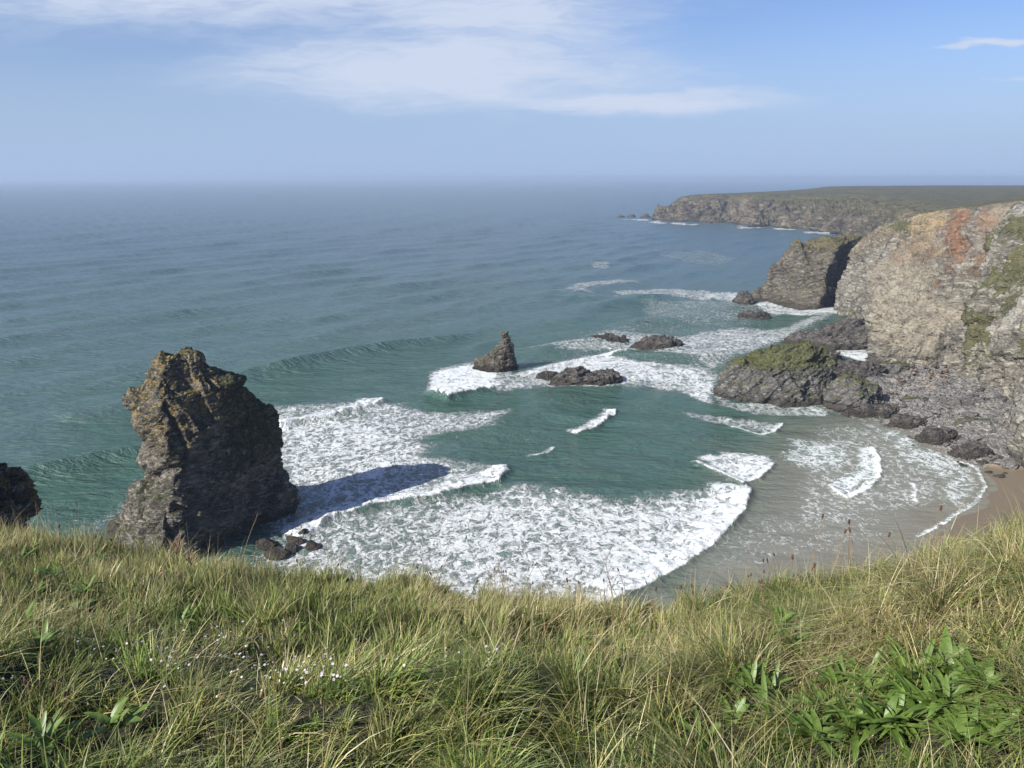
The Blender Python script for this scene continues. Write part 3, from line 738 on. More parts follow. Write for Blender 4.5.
low_rock([(292, 741, 747, .4), (295, 738, 750, .7), (300, 735, 752, .9), (304, 735, 756, 1)], 7, 7, 'dark knuckle of rock at the seaward tip of the promontory', 1.6, 7, 6)
for k, (a, b, c_, lab) in enumerate(((640, 651, 217.5, 'dark skerry closest to the tip of the far headland'), (627, 636, 217.2, 'middle skerry off the tip of the far headland'), (618, 624, 217.4, 'outermost small skerry off the far headland'))):
    low_rock([(c_ - 3 + k, a + 3, b - 3, .5), (c_ - 1, a + 1, b - 1, .8), (c_, a, b, 1)], 14, 12, lab, 2.5, 15, 30 + k, nu=80, nv=40)

# brown promontory beyond the main cliff
prom_rows = [(236, 848, 866, .35), (238, 832, 870, .5), (242, 812, 874, .6), (248, 795, 876, .68), (256, 785, 876, .76), (264, 776, 876, .82), (274, 770, 874, .88), (285, 764, 872, .94), (291, 758, 870, 1), (297, 752, 868, 1.05), (305, 744, 866, 1.1), (312, 738, 866, 1.15)]
o = loft('promontory', 372, prom_rows, 26, 30, M_PROM, 3.8, 17, 15, 420, 300, 1.02, fx=-.22, shear=.6, rot=(.15, .35, .2), cap=.5, mossf=lambda G: .5 * sstep(G[..., 2], 22, 30))
tag(o, 'brown layered rock promontory with turf cap in front of the far headland', 'promontory', kind='structure')

# mossy knoll and the ledges beside it
mk_rows = [(346, 785, 806, .4), (348, 772, 814, .55), (352, 765, 820, .7), (359, 757, 824, .8), (361, 738, 828, .86), (363, 729, 831, .9), (370, 726, 835, .95), (380, 722, 839, 1), (390, 718, 845, 1.05), (397, 716, 848, 1.1), (405, 714, 850, 1.2)]
o = loft('mossy_islet', 203, mk_rows, 10, 13, M_MOSSY, 2.4, 8, 19, 380, 220, 1.5, fx=-.1, rot=(.7, .6, .2), cap=.3,
         mossf=lambda G: .62 * sstep(G[..., 2], 7.5, 10.5))
tag(o, 'blocky grey islet with a green mossy top joined to the foreshore', 'sea rock')
low_rock([(322, 850, 868, .4), (326, 838, 880, .6), (333, 812, 888, .8), (338, 795, 892, .95), (344, 785, 896, 1.0)], 11, 16, 'dark sloping ledge with grass patch below the left end of the pale cliff', 2.2, 9, 21, M_DARK, name='rock_ledge', cat='rock ledge', nu=260,
         mossf=lambda G: .9 * np.exp(-((G[..., 0] - 128) / 6) ** 2) * sstep(G[..., 2], 3.5, 6))
low_rock([(348, 782, 800, .4), (349, 768, 822, .7), (354, 764, 838, .9), (362, 760, 848, 1)], 6, 8, 'dark ledge just behind the mossy islet', 1.6, 7, 22, M_DARK, name='rock_ledge', cat='rock ledge')
low_rock([(362, 850, 862, .4), (365, 838, 874, .6), (371, 828, 882, .9), (378, 822, 890, 1)], 6, 6, 'dark ledge on the near side of the foam filled inlet', 1.6, 6, 24, M_DARK, name='rock_ledge', cat='rock ledge')
low_rock([(377, 846, 856, .4), (381, 838, 868, .7), (389, 832, 876, .9), (398, 828, 877, 1.0), (407, 826, 878, 1.0)], 6, 7, 'grey slab joined to the right side of the mossy islet', 1.5, 7, 25, M_MOSSY, name='rock_ledge', cat='rock ledge')
low_rock([(364, 886, 905, .5), (368, 878, 915, .8), (376, 872, 922, 1)], 5, 5, 'grey ledge at the inner end of the foam filled inlet', 1.5, 6, 26, M_MOSSY, name='rock_ledge', cat='rock ledge')
low_rock([(384, 925, 948, .5), (388, 915, 960, .8), (396, 908, 968, 1)], 5, 4, 'broad grey slab under the rubble slope', 1.3, 6, 27, M_BOULDER, name='rock_ledge', cat='rock ledge')
low_rock([(398, 958, 985, .5), (403, 945, 1000, .8), (414, 938, 1012, 1)], 5, 4, 'broad grey slab at the foot of the turfed buttress', 1.2, 6, 28, M_BOULDER, name='rock_ledge', cat='rock ledge')
low_rock([(384, 896, 910, .5), (387, 888, 918, .8), (393, 884, 922, 1)], 4, 4, 'small dark slab beside the pool in the foreshore', 1.2, 5, 29, M_DARK, name='rock_ledge', cat='rock ledge')
for k, (rows_, lab_, mt_) in enumerate((
        ([(406, 862, 885, .5), (409, 850, 900, .8), (415, 842, 908, 1)], 'long dark ledge at the water edge right of the mossy islet', M_DARK),
        ([(417, 900, 918, .5), (420, 892, 928, .8), (426, 886, 936, 1)], 'dark ledge near the water edge below the long one', M_DARK),
        ([(430, 930, 948, .5), (434, 922, 958, .8), (441, 916, 966, 1)], 'brown ledge between shingle and foam further along the foreshore', M_DARK),
        ([(446, 962, 980, .5), (449, 954, 990, .8), (456, 948, 998, 1)], 'last dark ledge before the sand', M_DARK),
        ([(398, 905, 925, .5), (401, 896, 938, .8), (407, 890, 946, 1)], 'pale slab in the middle of the foreshore', M_MOSSY),
        ([(420, 968, 990, .5), (424, 958, 1004, .8), (432, 950, 1014, 1)], 'wide pale slab against the buttress above the sand', M_MOSSY),
        ([(388, 862, 874, .5), (391, 856, 882, .8), (397, 852, 888, 1)], 'dark block beside the tide pool right of the islet', M_DARK))):
    low_rock(rows_, 3.5, 3.5, lab_, 1.1, 5, 60 + k, mt_, name='rock_ledge', cat='rock ledge')
# the rock shoulder that shows beside the turf at the left edge
o = low_rock([(464, -80, -38, .4), (472, -90, -26, .6), (484, -95, -18, .8), (496, -100, -9, .95), (512, -105, 0, 1.0), (540, -115, 10, 1.1)], 5, 5, 'dark craggy outcrop at the left edge beside the turf', .8, 4, 33, M_STACK, name='cliff_outcrop', cat='outcrop', Yc=34, nu=260, nv=180)

# ------------------------------------------------------------------ boulders and shingle
import bmesh
def boulder_mesh(seed, mat, flat=.65):
    bm = bmesh.new(); bmesh.ops.create_icosphere(bm, subdivisions=4, radius=1)
    V = np.array([v.co[:] for v in bm.verts]); r = np.random.default_rng(seed)
    for _ in range(9):                                    # chop with planes: angular block
        n = r.normal(size=3); n /= np.linalg.norm(n); dcut = r.uniform(.55, .85)
        dd = V @ n; V = V - np.outer(np.maximum(dd - dcut, 0), n)
    V = V * np.array([1, r.uniform(.6, .9), flat]); V = V + V * (fbm(V + seed, .5, 4, seed) * .10)[:, None]
    for v, c_ in zip(bm.verts, V): v.co = c_
    me = bpy.data.meshes.new('boulder'); bm.to_mesh(me); bm.free()
    me.materials.append(mat); return me
BM = [boulder_mesh(100 + i, M_BOULDER) for i in range(7)]
BR = [boulder_mesh(120 + i, M_RUST) for i in range(4)]
BD = [boulder_mesh(140 + i, M_DARK) for i in range(5)]
def put_boulder(meshes, x, y, z, s, label, group, name='boulder'):
    o = bpy.data.objects.new(name, random.choice(meshes)); C.objects.link(o)
    o.location = (x, y, z); k = random.uniform(.8, 1.25)
    o.scale = (s * k, s / k * random.uniform(.8, 1.1), s * random.uniform(.7, 1.05))
    o.rotation_euler = (random.uniform(-.4, .4), random.uniform(-.4, .4), random.uniform(0, 6.28))
    tag(o, label, 'boulder', group); return o
def rand_in(pxpoly):
    p = np.array(pxpoly); lo, hi = p.min(0), p.max(0)
    while True:
        a = random.uniform(lo[0], hi[0]); b = random.uniform(lo[1], hi[1])
        if inside(np.array([a]), np.array([b]), p)[0]: return a, b
SH = [(840, 392), (870, 398), (905, 384), (950, 392), (1004, 404), (1010, 452), (985, 462), (940, 448), (905, 428), (850, 411)]
for _ in range(150):
    px, py = rand_in(SH); w_ = on_z(px, py, 1.5); s = .32 + 1.7 * random.random() ** 3.2
    put_boulder(BM, w_[0], w_[1], beach_z(w_[0], w_[1]) + s * .25, s, 'grey boulder lying among the shingle of the foreshore', 'grey boulders on the foreshore')
RB = [(895, 380), (915, 362), (945, 358), (955, 388), (930, 394), (905, 390)]
for _ in range(85):
    px, py = rand_in(RB); w_ = on_z(px, py, 2 + (392 - py) * .12); s = random.uniform(.6, 1.5) * .62
    put_boulder(BR, w_[0], w_[1], max(beach_z(w_[0], w_[1]), w_[2] - .6) + s * .2, s, 'reddish brown fallen boulder in the rubble slope below the cliff', 'rusty boulders of the rubble slope')
EDGE = [(905, 428), (935, 446), (975, 458), (1010, 462), (1012, 478), (985, 474), (940, 462), (915, 446)]
for _ in range(26):
    px, py = rand_in(EDGE); w_ = on_z(px, py, .5); s = random.uniform(.4, 1.1)
    put_boulder(BD, w_[0], w_[1], beach_z(w_[0], w_[1]) + s * .15, s, 'dark wet boulder between shingle and sand at the water edge', 'dark boulders at the edge of the sand')
for px, py, s, lab in ((940, 476, .8, 'small dark boulder alone on the wet sand'), (1008, 466, 2.2, 'large rounded grey boulder on sand at right edge'), (1014, 452, 2.6, 'largest grey boulder leaning on the buttress at right edge')):
    w_ = on_z(px, py, .6); put_boulder(BD if s < 1 else BM, w_[0], w_[1], beach_z(w_[0], w_[1]) + s * .3, s, lab, None)
for px, py, s, lab in ((303, 533, 1.7, 'boulder farthest right and back of those at the foot of the tall stack'), (313, 546, 1.8, 'boulder awash at the right foot of the tall stack'),
                       (296, 541, 1.6, 'boulder in the middle of the heap at the foot of the tall stack'), (277, 553, 2.3, 'flat boulder nearest the turf at the foot of the tall stack'),
                       (290, 549, 1.5, 'small boulder in front of the heap at the foot of the tall stack'), (268, 546, 2.2, 'dark boulder touching the foot of the tall stack')):
    w_ = on_z(px, py, .3); put_boulder(BD, w_[0], w_[1], .2, s, lab, 'boulders at the foot of the tall stack')

# shingle: thousands of small stones, one object
tm = bmesh.new(); bmesh.ops.create_icosphere(tm, subdivisions=1, radius=1)
TV = np.array([v.co[:] for v in tm.verts]); TF = np.array([[v.index for v in f.verts] for f in tm.faces]); tm.free()
vv, ff = [], []
cnt = 0
for _ in range(6000):
    px, py = rand_in(SH if random.random() < .7 else RB); w_ = on_z(px, py, 1.5 if py > 392 else 1.5 + (392 - py) * .12)
    s = random.uniform(.12, .5); k = TV * (1 + RNG.uniform(-.25, .25, (len(TV), 1))) * np.array([s, s * random.uniform(.5, 1), s * .6])
    a = random.uniform(0, 6.28); ca_, sa_ = math.cos(a), math.sin(a)
    k = k @ np.array([[ca_, sa_, 0], [-sa_, ca_, 0], [0, 0, 1]])
    zz = beach_z(w_[0], w_[1])
    if py < 392: zz = max(zz, w_[2] - .9)
    vv.append(k + np.array([w_[0], w_[1], zz + .1])); ff.append(TF + cnt); cnt += len(TV)
o = mesh_from('shingle', np.vstack(vv), np.vstack(ff), M_BOULDER, False)
tag(o, 'grey shingle and small broken stones covering the foreshore', 'shingle', kind='stuff')

# ------------------------------------------------------------------ the clifftop under the viewer
EP = np.array([-500, -250, 0, 130, 250, 500, 640, 700, 760, 830, 900, 1024, 1300, 1600], float)
EY = np.array([484, 509, 538, 562, 582, 602, 614, 612, 602, 585, 563, 531, 450, 400], float)
ED = np.array([7.5, 7, 6.0, 5.6, 5.2, 4.5, 4.1, 4.0, 3.85, 3.7, 3.5, 3.3, 3.6, 4.0], float)
_er = [at_y(a, b, c_) for a, b, c_ in zip(EP, EY, ED)]
EU = np.array([r[0] / r[1] for r in _er]); EZ = np.array([r[2] - H for r in _er])
def turf(x, y):
    """height of the turf near the viewer, metres above the sea"""
    x = np.asarray(x, float); y = np.asarray(y, float)
    ys = np.maximum(y, .5); u = x / np.maximum(ys, .9)
    ye = np.interp(u, EU, ED); ze = np.interp(u, EU, EZ)
    t = ys / ye
    z0 = -1.50 + .0 * x
    zin = z0 + (ze - z0) * np.clip((t - .22) / .78, 0, 1) ** 1.15
    over = np.clip(y - ye, 0, None)
    z = zin - over * (.55 + 1.1 * sstep(over, 0, 1.2))
    Pn = np.stack([x, y, 0 * x], -1)
    z = z + .14 * fbm(Pn, 1.1, 3, 71) + .07 * fbm(Pn, .38, 2, 73)
    # a crest of tussocks in front, a hollow behind it
    u2 = x / np.maximum(y, .5)
    z = z + .13 * np.exp(-((y - 2.15 - .12 * np.sin(3 * x)) / .22) ** 2) * sstep(u2, .1, -.15)
    z = z + .16 * np.exp(-((x - 1.9) / .5) ** 2 - ((y - 2.5) / .45) ** 2) + .10 * np.exp(-((x - .3) / .5) ** 2 - ((y - 2.2) / .3) ** 2)
    return H + z

M_SOIL, g = new_mat('turf_soil')
pos = g.n('ShaderNodeNewGeometry').outputs['Position']
c = g.mix(g.ramp(g.noise(pos, 3, 6, .7), .35, .65), (.012, .013, .006), (.040, .038, .018))
nz_ = g.n('ShaderNodeSeparateXYZ', ins={0: g.n('ShaderNodeNewGeometry').outputs['Normal']}).outputs[2]
c = g.mix(g.ramp(nz_, .72, .45), c, (.11, .10, .088))
b = g.n('ShaderNodeBump', ins={'Strength': 1, 'Distance': .15, 'Height': g.noise(pos, 6, 6, .7)})
finish(g, g.n('ShaderNodeBsdfPrincipled', ins={'Base Color': c, 'Roughness': .95, 'Normal': b.outputs[0]}).outputs[0])

tx, ty = np.meshgrid(np.linspace(-9, 9, 420), np.linspace(-3, 8.2, 330), indexing='ij')
tz = turf(tx, ty)
# from the edge of the near sheet the land falls to the beach, and runs on behind the viewer
o = mesh_from('turf_ground', np.stack([tx, ty, tz], -1), grid_faces(420, 330), M_SOIL, True)
tag(o, 'dark soil and thatch under the clifftop grass', 'ground', kind='structure')
xs = np.r_[np.linspace(-160, -10, 60), np.linspace(-9, 9, 60), np.linspace(10, 200, 70)]
prof = [(-300, 2.0), (-60, 0.5), (-8, -1.3), (-3, -1.6)]
rowsv = []
for k, (yy_, zz_) in enumerate(prof):
    rowsv.append(np.stack([xs, np.full_like(xs, yy_), np.full_like(xs, H + zz_) + .15 * fbm(np.stack([xs, 0 * xs + yy_, 0 * xs], -1), 6, 2)], -1))
rowsv[-1][:, 2] = turf(np.clip(xs, -9, 9), -3 + 0 * xs) - .02
e0 = turf(np.clip(xs, -9, 9), 8.2 + 0 * xs) - .02
for f_, out in ((0, 8.2), (.02, 9.5), (.35, 16), (.7, 22), (1, 30), (1.03, 44)):
    wv_ = out + 0 * xs
    rowsv.append(np.stack([xs, wv_, e0 * (1 - f_) + f_ * 0 - (3 if f_ > 1 else 0)], -1))
Gc = np.stack(rowsv, 1)
Gf = Gc[:, 3:]; n2 = 160
Gf = np.stack([[np.interp(np.linspace(0, 1, n2), np.linspace(0, 1, Gf.shape[1]), Gf[i, :, k]) for k in range(3)] for i in range(len(xs))]).transpose(0, 2, 1)
Nn = grid_normals(Gf); Nn = np.where(Nn[..., 2:] < 0, -Nn, Nn)
ff_ = sstep(np.linspace(0, 1, n2), .16, .35)[None, :]
Gf = Gf + Nn * (rockdisp(Gf, 8, seed=45) * 1.6 * ff_)[..., None]
at0 = dict(tint=np.zeros((Gf.shape[0] * n2, 4)), moss=(sstep(Gf[..., 2], 30, 52) * .8).ravel())
o = mesh_from('cliff_slope', Gf, grid_faces(len(xs), n2), M_CLIFF, True, at0)
tag(o, 'steep cliff slope falling from the turf to the beach', 'cliff', kind='structure')
Gb = Gc[:, :4]
o = mesh_from('clifftop', Gb, grid_faces(len(xs), 4), M_SOIL, True)
tag(o, 'level clifftop behind the viewpoint', 'ground', kind='structure')

# ------------------------------------------------------------------ grass
def blade_material(name, translucent=.30):
    m, g = new_mat(name)
    cc = g.n('ShaderNodeAttribute', attribute_name='blade').outputs['Color']
    d = g.n('ShaderNodeBsdfPrincipled', ins={'Base Color': cc, 'Roughness': .42})
    d.inputs['Specular IOR Level'].default_value = .35
    tr = g.n('ShaderNodeBsdfTranslucent', ins={'Color': cc})
    mx = g.n('ShaderNodeMixShader', ins={0: translucent, 1: d.outputs[0], 2: tr.outputs[0]})
    finish(g, mx.outputs[0]); return m
M_BLADE = blade_material('grass_blade')

GREEN = np.array([[.140, .245, .036], [.100, .200, .036], [.215, .310, .055], [.065, .140, .032]])
OLIVE = np.array([[.290, .310, .075], [.210, .235, .062], [.360, .355, .100]])
STRAW = np.array([[.600, .520, .270], [.480, .400, .200], [.720, .650, .400], [.300, .215, .115]])
def on_turf(px, py):
    """where the ray through a pixel meets the turf"""
    d = ray(px, py); lo, hi = .8, 9.0
    for k in range(60):
        y = lo + (hi - lo) * k / 59; t = y / d[1]
        if H + d[2] * t < float(turf(d[0] * t, y)) + .06: return np.array([d[0] * t, y, float(turf(d[0] * t, y))])
    u = d[0] / d[1]; y = float(np.interp(u, EU, ED)); return np.array([u * y, y, float(turf(u * y, y))])
PLANTS = (
        (782, 628, 7, .17, .035, 'upright broad leaf plant near the crest on the right, one tall pale leaf'),
        (800, 632, 4, .15, .028, 'narrow dark leaved plant just right of the tall pale leaf'),
        (838, 690, 9, .16, .030, 'leafy plant under the dark hollow on the right'),
        (872, 705, 10, .18, .032, 'broad plantain tuft left of the bright bottom right clump'),
        (905, 700, 12, .19, .034, 'bright green plantain clump towards the bottom right'),
        (945, 690, 12, .19, .036, 'largest bright plantain clump near the right edge'),
        (975, 712, 9, .17, .030, 'plantain clump with folded leaves at the right edge'),
        (735, 745, 7, .15, .028, 'dark leafed plantain near the bottom centre right'),
        (768, 735, 8, .16, .030, 'pale ribbed plantain above the straw patch at bottom'),
        (915, 745, 9, .16, .034, 'plantain lying flat at the bottom right'),
        (960, 752, 8, .15, .030, 'low plantain at the bottom edge under the bright clump'),
        (1005, 742, 7, .15, .030, 'plantain in the bottom right corner'),
        (770, 690, 5, .13, .024, 'small plantain in the olive grass left of the hollow'),
        (45, 750, 6, .15, .030, 'wide leaf plant at the bottom left'),
        (118, 752, 6, .14, .036, 'round leaved plant near the bottom left corner'),
        (22, 560, 8, .17, .034, 'deep green leafy plant high on the left crest'),
        (55, 575, 7, .16, .030, 'green plant left of the straw patch on the crest'),
        (20, 625, 8, .16, .030, 'leafy green plant at the left edge halfway down'),
        (130, 650, 6, .13, .026, 'small leafy plant in the left green patch'),
        (640, 640, 5, .12, .022, 'small leafy plant in the middle of the slope'),
        (185, 620, 6, .14, .024, 'bright leafed plant below the stack'),
        (895, 722, 9, .17, .030, 'plantain between the bright clump and the flat one'),
        (850, 745, 8, .16, .028, 'plantain at the bottom edge under the dark hollow'),
        (930, 715, 10, .18, .030, 'plantain just under the largest clump'),
        (700, 755, 7, .15, .026, 'dark leaved plantain at the bottom edge, right of centre'),
        (820, 715, 8, .15, .028, 'plantain left of the one under the hollow'),
        (935, 560, 7, .16, .018, 'sword leaved tuft high on the right crest'),
        (960, 575, 7, .16, .018, 'blue green sword leaved tuft on the right bank'),
        (862, 685, 12, .17, .028, 'plantain at the right rim of the dark hollow'),
        (925, 680, 12, .18, .030, 'plantain behind the bright clump at right'),
        (985, 690, 11, .18, .030, 'tall plantain between the bright clump and the right edge'),
        (880, 735, 12, .18, .030, 'thick plantain tuft low in the leafy corner'),
        (940, 738, 12, .18, .030, 'spreading plantain low in the leafy corner'),
        (985, 760, 10, .17, .030, 'plantain cut by the bottom edge near the corner'),
        (815, 742, 9, .17, .028, 'plantain left of the leafy corner at the bottom'),
        (790, 650, 7, .15, .026, 'upright leaves below the tall pale leaf'),
        (745, 700, 8, .15, .026, 'leafy plant in the olive grass at centre right'),
        (75, 620, 9, .15, .026, 'dark leafy plant in the green patch at left'),
        (35, 595, 9, .15, .026, 'dark green leafy plant near the left edge below the crest'),
        (100, 560, 7, .13, .024, 'leafy plant just under the left crest'),
        (85, 600, 7, .15, .026, 'leafy plant in the green patch under the left crest'),
        (40, 660, 7, .15, .026, 'leafy plant left of the flower drift'))
DRIFT = ((170, 672, 34, 10, 46), (225, 664, 24, 13, 52), (262, 678, 26, 10, 42), (325, 688, 18, 8, 38), (105, 675, 30, 12, 12), (240, 695, 60, 10, 14), (490, 672, 14, 5, 20), (10, 705, 8, 6, 5), (455, 668, 20, 8, 8), (700, 605, 14, 6, 5))
_PP = np.array([on_turf(p[0], p[1])[:2] for p in PLANTS])
_FP = np.array([on_turf(p[0] + k * p[2], p[1])[:2] for p in DRIFT for k in (-1, 0, 1)])
def near_plant(x, y):
    """1 beside a broad-leaved plant, about .5 in the flower drift: the grass is shorter there"""
    v = np.zeros_like(x)
    for q in _PP: v = np.maximum(v, np.exp(-(((x - q[0]) ** 2 + (y - q[1] + .03) ** 2) / .10 ** 2)))
    for q in _FP: v = np.maximum(v, .55 * np.exp(-(((x - q[0]) ** 2 + (y - q[1]) ** 2) / .13 ** 2)))
    return v
def blades(n, region, length, width, mix, lean=(0.0, 0.0), lean_r=.5, curl=.7, seg=4, seed=1, lift=1.0):
    """vectorised grass: returns verts, faces, colours"""
    r = np.random.default_rng(seed)
    x, y = region(n, r); n = len(x)
    z = turf(x, y) - .015
    Pn = np.stack([x, y, 0 * x], -1)
    cl_ = fbm(Pn, .45, 3, 81 + seed); cd = fbm(Pn, .8, 2, 91); cg = fbm(Pn, 1.3, 3, 95)
    # blades gather in tufts: pull each foot towards a tuft centre and lean it outwards
    cs = np.where(_hash(np.floor(x / .5), np.floor(y / .5), np.floor(y) * 0, 2) > .5, .14, .24); cxg = np.floor(x / cs); cyg = np.floor(y / cs)
    tx_ = (cxg + _hash(cxg, cyg, cyg * 0, 3)) * cs; ty_ = (cyg + _hash(cxg, cyg, cyg * 0, 4)) * cs
    pull = .6 * r.random(n) ** .7; x2 = x + (tx_ - x) * pull; y2 = y + (ty_ - y) * pull
    ox, oy = x - tx_, y - ty_
    L = length[0] + (length[1] - length[0]) * r.random(n) ** 1.6; L = L * (1 + .35 * cl_) * (.5 + .95 * _hash(cxg, cyg, cyg * 0, 6))
    # over the lip the grass thins and shortens
    la = lean[0] + .55 * cd + ox * 2.7 + r.normal(0, lean_r, n) * .55; lb = lean[1] + .30 * cg + oy * 2.7 + r.normal(0, lean_r, n) * .55
    L = L * (1 - .72 * near_plant(x, y)) * (1 - .35 * sstep(y / np.interp(x / np.maximum(y, .5), EU, ED), .8, 1.0) * 0)
    wdt = width[0] + (width[1] - width[0]) * r.random(n)
    t = np.linspace(0, 1, seg + 1)
    hz = t - .0; bend = t ** 1.8
    mag = np.sqrt(la ** 2 + lb ** 2); up = 1 / np.sqrt(1 + .6 * mag ** 2)
    cu = curl * r.uniform(.3, 1.3, n)
    Xc = x2[:, None] + L[:, None] * (la[:, None] * (.45 * t + .55 * bend * cu[:, None])) * up[:, None]
    Yc_ = y2[:, None] + L[:, None] * (lb[:, None] * (.45 * t + .55 * bend * cu[:, None])) * up[:, None]
    Zc = z[:, None] + lift * L[:, None] * up[:, None] * (t - .38 * np.minimum(mag, 1.6)[:, None] * cu[:, None] * t ** 2.4)
    th = r.uniform(0, 6.28, n); wx, wy = np.cos(th), np.sin(th)
    taper = np.array([.8, 1.0, .85, .55, .04]) if seg == 4 else np.interp(t, [0, .3, .7, 1], [.8, 1, .7, .05])
    hw = wdt[:, None] * taper[None, :] * .5
    A = np.stack([Xc - hw * wx[:, None], Yc_ - hw * wy[:, None], Zc], -1); B = np.stack([Xc + hw * wx[:, None], Yc_ + hw * wy[:, None], Zc + hw * .2], -1)
    V = np.stack([A, B], 2).reshape(-1, 3)
    base = (np.arange(n) * (seg + 1) * 2)[:, None]; k = np.arange(seg)[None, :] * 2
    Fc = np.stack([base + k, base + k + 1, base + k + 3, base + k + 2], -1).reshape(-1, 4)
    # kinds of blade
    wgt = np.array(mix, float)
    gsel = r.random(n) + .48 * cg + .36 * cd + .35 * cl_ - .35 * near_plant(x, y)
    cols = np.where((gsel < wgt[0])[:, None], GREEN[r.integers(0, 4, n)], np.where((gsel < wgt[0] + wgt[1])[:, None], OLIVE[r.integers(0, 3, n)], STRAW[r.integers(0, 4, n)]))
    cols = cols * r.uniform(.6, 1.3, (n, 1)) * (.72 + .5 * _hash(cxg, cyg, cyg * 0, 7))[:, None]
    tip = np.clip(t, 0, 1)[None, :, None]
    cc = cols[:, None, :] * (1 - .35 * tip) + STRAW[0] * .35 * tip * (.6 + .4 * r.random((n, 1, 1)))
    cc = np.repeat(cc, 2, axis=1).reshape(-1, 3)
    cc = np.concatenate([cc, np.ones((len(cc), 1))], 1)
    return V, Fc, cc
def region_px(x0, x1, t0, t1, bias=1.0):
    """points on the turf: spread over azimuth x0..x1 (as x/y) and t0..t1 of the way to the lip"""
    def f(n, r):
        u = r.uniform(x0, x1, n); t = (t0 ** 2 + (t1 ** 2 - t0 ** 2) * r.random(n) ** bias) ** .5
        ye = np.interp(u, EU, ED); y = ye * t; return u * y, y
    return f
def merge(parts):
    off = 0; V, Fs, Cs = [], [], []
    for v, f, c_ in parts: V.append(v); Fs.append(f + off); Cs.append(c_); off += len(v)
    return np.vstack(V), np.vstack(Fs), np.vstack(Cs)
UL, UR = EU[2] - .22, EU[11] + .22
def region_around(n, r):
    """the turf to both sides of the viewer and behind"""
    x = r.uniform(-8, 8.5, n); y = r.uniform(-2.6, 7.0, n)
    u = x / np.maximum(y, .9); ye = np.interp(u, EU, ED)
    k = (y < ye * 1.12) & ~((u > UL) & (u < UR) & (y > ye * .26)) & ~((np.abs(x) < .7) & (np.abs(y) < .9))
    return x[k], y[k]
parts = [blades(170000, region_around, (.09, .24), (.004, .008), (.58, .26), (.10, -.05), .6, .9, seed=31),
         blades(92000, region_px(UL, UR, .26, 1.10), (.05, .15), (.003, .0065), (.74, .18), (.10, -.05), .7, .8, seed=1),
         blades(52000, region_px(UL, UR, .26, 1.06), (.10, .24), (.002, .0042), (.50, .32), (.25, -.10), .7, 1.0, seed=2),
         blades(30000, region_px(UL, UR, .66, 1.08), (.08, .21), (.0018, .0034), (-.05, .20), (.10, -.05), .35, .5, seed=3),
         blades(13000, region_px(UL, EU[5], .40, 1.04), (.09, .20), (.006, .011), (.95, .05), (.20, -.05), .6, .8, seed=14),
         blades(5000, region_px(EU[5], UR, .30, 1.02), (.09, .20), (.006, .011), (.90, .10), (-.1, -.1), .7, .8, seed=15),
         blades(11000, region_px(UL, UR, .26, 1.04), (.05, .12), (.003, .0055), (-1, -1), (.5, -.2), 1.4, 1.2, seed=21),
         blades(20000, region_px(EU[7], UR, .40, 1.02), (.18, .38), (.0025, .005), (.50, .34), (-.85, -.50), .4, 1.3, seed=4),
         blades(9000, region_px(-.1, .6, .28, .60), (.16, .36), (.0022, .0045), (.45, .35), (-.6, -.45), .6, 1.3, seed=5),
         blades(10000, region_px(UL, .0, .26, .55), (.10, .26), (.0025, .005), (.6, .28), (.9, .0), .7, 1.3, seed=6)]
V, Fs, Cs = merge(parts)
o = mesh_from('grass', V, Fs, M_BLADE, True, dict(blade=Cs))
tag(o, 'thick wind blown green and straw coloured grass on the clifftop', 'grass', kind='stuff')
V, Fs, Cs = merge([blades(6500, region_px(UL, UR, .28, 1.04), (.18, .38), (.0016, .0028), (-1, -1), (.3, -.15), .7, .9, seg=6, seed=9),
                   blades(1500, region_px(UL, UR, .84, 1.05), (.16, .34), (.0014, .0022), (-1, -1), (.1, 0), .3, .3, seg=6, seed=10)])
o = mesh_from('dry_grass_stalks', V, Fs, M_BLADE, True, dict(blade=Cs))
tag(o, 'bleached dry grass stalks arching over the green turf', 'grass', kind='stuff')

# ------------------------------------------------------------------ plants one can tell apart
def plain_mat(name, col_, rough=.6, var=.35, tr=0.0):
    m, g = new_mat(name); pos = g.n('ShaderNodeNewGeometry').outputs['Position']
    c = g.mix(g.noise(pos, 40, 4, .6), tuple(x * (1 - var) for x in col_), tuple(min(1, x * (1 + var)) for x in col_))
    d = g.n('ShaderNodeBsdfPrincipled', ins={'Base Color': c, 'Roughness': rough}).outputs[0]
    if tr: d = g.n('ShaderNodeMixShader', ins={0: tr, 1: d, 2: g.n('ShaderNodeBsdfTranslucent', ins={'Color': c}).outputs[0]}).outputs[0]
    finish(g, d); return m
M_LEAF = plain_mat('broad_leaf', (.125, .200, .040), .45, .55, .3)
M_STEM = plain_mat('dry_stem', (.22, .15, .085)); M_HEAD = plain_mat('seed_head', (.075, .038, .024), .9)
M_PETAL = plain_mat('petal', (.64, .58, .62), .6, .08, .2); M_CALYX = plain_mat('calyx', (.30, .22, .14)); M_GST = plain_mat('green_stem', (.12, .17, .05))

